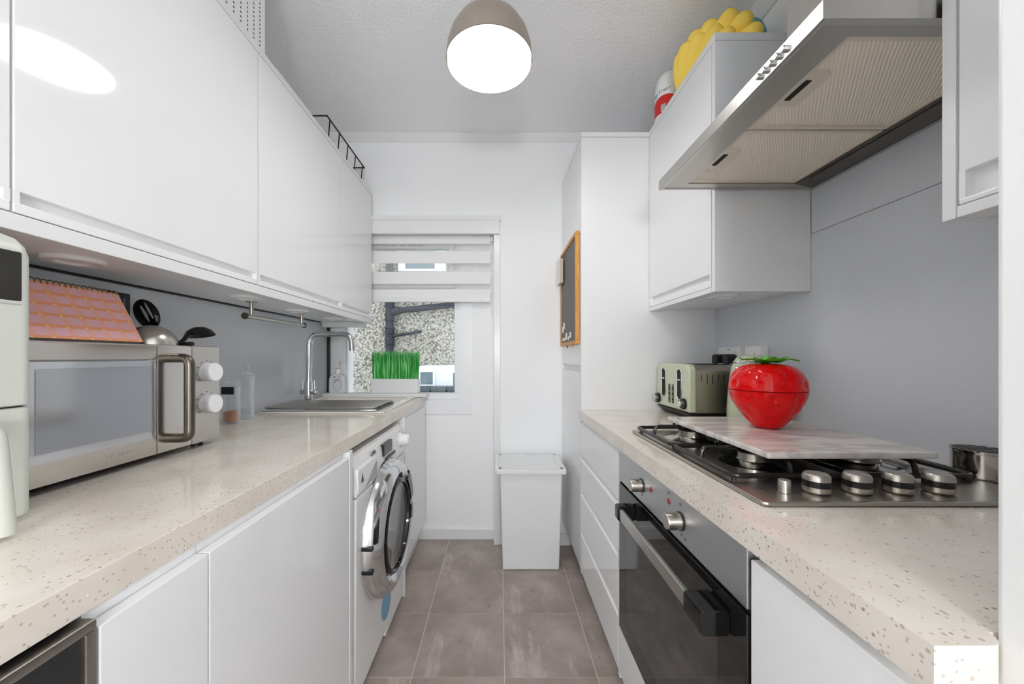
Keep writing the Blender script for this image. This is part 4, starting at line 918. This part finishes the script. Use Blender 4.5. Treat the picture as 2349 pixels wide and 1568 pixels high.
for q in range(9):
    a = 2 * PI * q / 9 + random.uniform(-.12, .12); L = random.uniform(.052, .068); lift = random.uniform(.006, .020)
    b = bmesh.new(); n = 7; rows = []
    for i in range(n + 1):
        u = i / n; wd = .017 * math.sin(PI * min(1, u * .82 + .16)) * (1 - u ** 4) + .0006
        rad = .004 + L * u; z = .1685 + .004 * math.sin(u * PI) + lift * u * u + .003 * math.sin(u * 9 + q)
        rows.append([b.verts.new((rad, s_ * wd, z + (0 if s_ == 0 else .0035))) for s_ in (-1, 0, 1)])
    for r0, r1 in zip(rows, rows[1:]):
        for s_ in range(2): b.faces.new((r0[s_], r1[s_], r1[s_ + 1], r0[s_ + 1]))
    geom = bmesh.ops.solidify(b, geom=b.faces[:], thickness=.0014)
    MB().add(b, Matrix.Translation(sc0) @ Matrix.Rotation(a, 4, 'Z')).build('leaf', 'leaf', lidp)
MB().lathe([(0, .190), (.006, .188), (.008, .180), (.010, .169), (0, .169)], sc0, seg=16).build('stalk', 'leaf', lidp)

# toaster
t = thing('toaster', 'sage green and steel four-slice toaster in the worktop corner', 'toaster', (.86, 1.565, WT))
TX0, TX1, TY0, TY1, TZ0, TZ1 = .735, .985, 1.425, 1.712, WT + .030, WT + .222
def rprism_top(y0, y1, z0, z1, r, n=6):
    pts = [(y0, z0), (y1, z0)]
    pts += [(y1 - r + r * math.cos(a), z1 - r + r * math.sin(a)) for a in [PI / 2 * q / n for q in range(n + 1)]]
    pts += [(y0 + r + r * math.cos(a), z1 - r + r * math.sin(a)) for a in [PI / 2 + PI / 2 * q / n for q in range(n + 1)]]
    return pts
MB().prism(rprism_top(TY0 + .004, TY1 - .004, TZ0, TZ1 - .003, .030), 'x', TX0 + .028, TX1 - .02).build('shell', 'steel', t)
fp = MB().prism(rprism_top(TY0, TY1, TZ0, TZ1, .034), 'x', TX0, TX0 + .034, .010, 4).build('front', 'sage', t)
MB().prism(rprism_top(TY0, TY1, TZ0, TZ1, .034), 'x', TX1 - .024, TX1, .006, 3).build('back', 'sage', t)
MB().prism([(TX0 + .030, WT + .001), (TX1 - .01, WT + .001), (TX1 + .002, TZ0), (TX0 - .003, TZ0)], 'y', TY0 + .010, TY1 - .006, .004).build('base', 'black_plastic', t)
for y in (1.497, 1.638):
    sl = MB().prism(rrect(y, TZ0 + .108, .034, .120, .0165), 'x', TX0 - .0015, TX0 + .001).build('lever_slot', 'black_matte', fp)
    MB().tube([(TX0 - .0015, p[0], p[1]) for p in rrect(y, TZ0 + .108, .037, .123, .018)], .0011, 6, closed=True).build('slot_rim', 'chrome', sl)
    MB().box(TX0 - .018, TX0 - .001, y - .014, y + .014, TZ0 + .122, TZ0 + .131, .003).build('lever', 'chrome', sl)
for y in (1.552, 1.583):
    sl = MB().prism(rrect(y, TZ0 + .063, .016, .082, .0075), 'x', TX0 - .002, TX0 + .001).build('button_strip', 'dark_steel', fp)
    for q in range(3): MB().lathe([(0, .002), (.004, .002), (.004, 0), (0, 0)], (TX0 - .002, y, TZ0 + .04 + q * .023), 'x', 14, -1).build('button', 'black_plastic', sl)
for y in (1.458, 1.690):
    k_ = MB().lathe([(0, .010), (.021, .010), (.022, .008), (.022, 0), (0, 0)], (TX0 - .0005, y, TZ0 + .033), 'x', 30, -1).build('dial', 'black_plastic', fp)
    MB().lathe([(0, .022), (.010, .022), (.0115, .020), (.0115, .010), (0, .010)], (TX0 - .0005, y, TZ0 + .033), 'x', 24, -1).build('dial_cap', 'chrome', k_)
for y in (1.465, 1.520, 1.600, 1.655): MB().box(TX0 + .05, TX1 - .04, y - .012, y + .012, TZ1 - .004, TZ1 - .0022).build('bread_slot', 'black_matte', t)
for q in range(5): MB().box(TX0 + .052 + q * .022, TX0 + .0545 + q * .022, TY0 + .0034, TY0 + .006, TZ0 + .125 - (.012 if q in (1, 2) else 0), TZ0 + .150).build('vent_slot', 'black_matte', t)

# kettle
t = thing('kettle', 'sage green dome kettle behind the strawberry jar', 'kettle', (.905, 1.315, WT))
kc = (.902, 1.315, WT + .0005)
MB().lathe([(0, 0), (.066, 0), (.068, .004), (.068, .018), (0, .018)], kc, seg=44).build('base', 'black_plastic', t)
MB().lathe([(0, .019), (.072, .019), (.0745, .026), (.0742, .06), (.071, .12), (.066, .175), (.060, .212), (.054, .226), (0, .226)], kc, seg=56).build('body', 'sage', t)
MB().lathe([(.053, .2265), (.052, .234), (.044, .247), (.026, .255), (0, .257)], kc, seg=48).build('lid', 'sage', t)
MB().lathe([(.0545, .2262), (.056, .230), (.0535, .234)], kc, seg=48).build('lid_ring', 'chrome', t)
MB().prism([(-.064, .17), (-.085, .205), (-.083, .214), (-.05, .214), (-.045, .17)], 'y', -.018, .018, .004).xform(Matrix.Translation(kc) @ Matrix.Rotation(math.radians(35), 4, 'Z')).build('spout', 'chrome', t)
MB().tube(fillet([(.050, 0, .205), (.094, 0, .200), (.096, 0, .06), (.068, 0, .05)], .03), .010, 12).xform(Matrix.Translation(kc) @ Matrix.Rotation(math.radians(62), 4, 'Z')).build('handle', 'black_plastic', t)
MB().prism(rrect(0, .15, .022, .075, .010), 'x', -.0735, -.062).xform(Matrix.Translation(kc) @ Matrix.Rotation(math.radians(60), 4, 'Z')).build('water_window', 'chrome', t)

# sockets and plugs on the splashback
t = thing('double_socket', 'white double wall socket behind the toaster', 'socket', (XW, 1.595, 1.12))
fpz0, fpz1 = 1.115, 1.203
s_ = MB().box(XW - .030, XW - .0003, 1.518, 1.672, fpz0, fpz1, .003).build('face_plate', 'white_plastic', t)
for y in (1.56, 1.63): MB().box(XW - .033, XW - .030, y - .008, y + .008, fpz1 - .026, fpz1 - .010, .001).build('switch', 'white_satin', s_)
MB().box(XW - .0305, XW - .0298, 1.585, 1.605, fpz1 - .014, fpz1 - .011).build('print', 'ink_grey', s_)
for q, y in enumerate((1.556, 1.634)):
    t = thing('plug', 'black plug in the double socket behind ' + ('the kettle' if q == 0 else 'the toaster'), 'plug', (XW - .05, y, 1.14))
    MB().prism(rrect(y, 1.148, .044, .048, .016), 'x', XW - .070, XW - .0305, .006).build('body', 'black_plastic', t)
t = thing('single_socket', 'white single wall socket above the kettle', 'socket', (XW, 1.44, 1.12))
s_ = MB().box(XW - .030, XW - .0003, 1.397, 1.490, fpz0, fpz1, .003).build('face_plate', 'white_plastic', t)
MB().box(XW - .033, XW - .030, 1.43, 1.455, fpz1 - .050, fpz1 - .026, .001).build('switch', 'white_satin', s_)

# round griddle tin behind the hob controls
t = thing('grill_tin', 'round steel tin with a black slatted grille top near the wall', 'tin', (.975, .742, zt))
gc = (.975, .738)
MB().lathe([(0, 0), (.041, 0), (.043, .003), (.043, .046), (.045, .050), (.045, .054), (.041, .054), (.040, .048), (0, .048)], (gc[0], gc[1], zt + .0010), seg=40).build('body', 'steel_mirror', t)
for q in range(7):
    yy = gc[1] - .033 + q * .011; hw = math.sqrt(max(.0, .040 ** 2 - (yy - gc[1]) ** 2))
    MB().box(gc[0] - hw, gc[0] + hw, yy - .004, yy + .004, zt + .049, zt + .0555, .001).build('grille_slat', 'black_plastic', t)

# ---- on top of the right cabinets
t = thing('spray_bottle', 'white bottle with red label on top of the tall cabinets', 'bottle', (.82, 1.66, RUT))
bc = (.773, 1.668, RUT + .0006)
MB().lathe([(0, 0), (.058, 0), (.062, .006), (.062, .11), (.060, .150), (.052, .185), (.036, .208), (.016, .220), (0, .222)], bc, seg=44).build('body', 'white_satin', t)
def wrap(a0, a1, z0, z1, r, name, material, n=14, slope=0.0):
    b = bmesh.new(); pr = []
    for q in range(n + 1):
        u = q / n; a = math.radians(a0 + (a1 - a0) * u); dz_ = slope * math.sin(u * PI)
        pr.append((b.verts.new((bc[0] + r * math.cos(a), bc[1] + r * math.sin(a), bc[2] + z0)), b.verts.new((bc[0] + r * math.cos(a), bc[1] + r * math.sin(a), bc[2] + z1 + dz_))))
    for p, q in zip(pr, pr[1:]): b.faces.new((p[0], q[0], q[1], p[1]))
    return MB().add(b).build(name, material, t)
wrap(150, 290, .015, .070, .0624, 'label', 'label_red', slope=.022)
wrap(212, 232, .020, .052, .0627, 'label_patch', 'ink_pale', 4)
for q, ch in enumerate('rfloor'):
    a = math.radians(196 + q * 10)
    text_mesh('letter', ch, .020, Matrix.Translation((bc[0] + .0622 * math.cos(a), bc[1] + .0622 * math.sin(a), bc[2] + .110 + q * .0012)) @ Matrix.Rotation(a + PI / 2, 4, 'Z') @ Matrix.Rotation(PI / 2, 4, 'X'), 'ink_blue', t)
wrap(176, 190, .100, .116, .0624, 'label_swash', 'ink_sky', 4)

t = thing('foam_cushion', 'yellow scalloped petal-shaped foam cushion above the wall cabinet', 'cushion', (.86, 1.40, RUT))
# two rows of puffy petals fanning from a gathered tail
fc = Vector((.748, 1.520, RUT + .030))
tips = [(.757, 1.475, .165), (.762, 1.440, .180), (.790, 1.395, .180), (.832, 1.345, .172), (.858, 1.305, .125), (.876, 1.280, .062)]
for q, (x, y, z) in enumerate(tips):
    for row, (sc1, dzz, dx) in enumerate(((1.0, 0, .012), (.88, -.022, -.020))):
        tip = Vector((x + dx, y, RUT + z + dzz)); tip = fc.lerp(tip, sc1); tip.z = max(tip.z, RUT + .036)
        b = MB(); n = 9; pts = [fc.lerp(tip, i / n) for i in range(n + 1)]
        rad = [.012 + .020 * math.sin(PI / 2 * min(1, i / n * 1.3)) for i in range(n + 1)]
        dd = (tip - fc).normalized()
        for s_, r_ in ((.012, .029), (.022, .021), (.028, .009)): pts.append(tip + dd * s_); rad.append(r_)
        b.tube(pts, rad, 14).build('petal', 'yellow', t)
t = thing('fabric_bundle', 'teal patterned fabric bundle behind the yellow cushion', 'fabric', (.95, 1.33, RUT))
MB().ball((.952, 1.395, RUT + .1055), .055, .06, .105, 24, 16).build('bundle', 'teal', t)

# ================================================================== LAMPS
t = thing('pendant_lamp', 'satin nickel dome ceiling lamp with a lit white diffuser', 'lamp', (-.035, 1.25, ZC))
lc = (-.035, 1.25, CZ + 1.003)
MB().lathe([(.1445, 0), (.147, .001), (.146, .012), (.142, .045), (.131, .080), (.112, .112), (.086, .138), (.056, .153), (.050, .155), (.050, .150), (.084, .132), (.110, .106), (.128, .076), (.139, .043), (.1435, .012)], lc, seg=64).build('shade', 'dome', t)
MB().lathe([(0, .205), (.010, .205), (.028, .198), (.042, .180), (.049, .156), (.049, .152), (0, .152)], lc, seg=40).build('cap', 'dome', t)
MB().cyl((lc[0], lc[1], lc[2] + .204), (lc[0], lc[1], ZC - .02), .006, seg=12).build('stem', 'dome', t)
MB().lathe([(0, 0), (.045, 0), (.045, -.012), (.030, -.022), (0, -.022)], (lc[0], lc[1], ZC - .0005), seg=32).build('ceiling_rose', 'dome', t)
MB().lathe([(0, .0), (.10, .002), (.142, .006), (.142, .010), (0, .012)], lc, seg=64).build('diffuser', 'diffuser', t)
t = thing('fill_lamp', 'lit white globe floor lamp added in the hall as fill light', 'lamp', (.0, -1.28, 0))  # unseen globe on a stand, added to fill the room with light from behind
hg = (.0, -1.28, 1.30)
MB().ball(hg, .17, .17, .17, 32, 20).build('globe', 'fill_globe', t)
MB().cyl((hg[0], hg[1], .02), (hg[0], hg[1], hg[2] - .165), .012, seg=12).build('pole', 'dome', t)
MB().lathe([(0, 0), (.15, 0), (.15, .012), (.02, .024), (0, .024)], (hg[0], hg[1], .0006), seg=32).build('base', 'dome', t)

for o in bpy.data.objects:
    if '_off' in o: del o['_off']
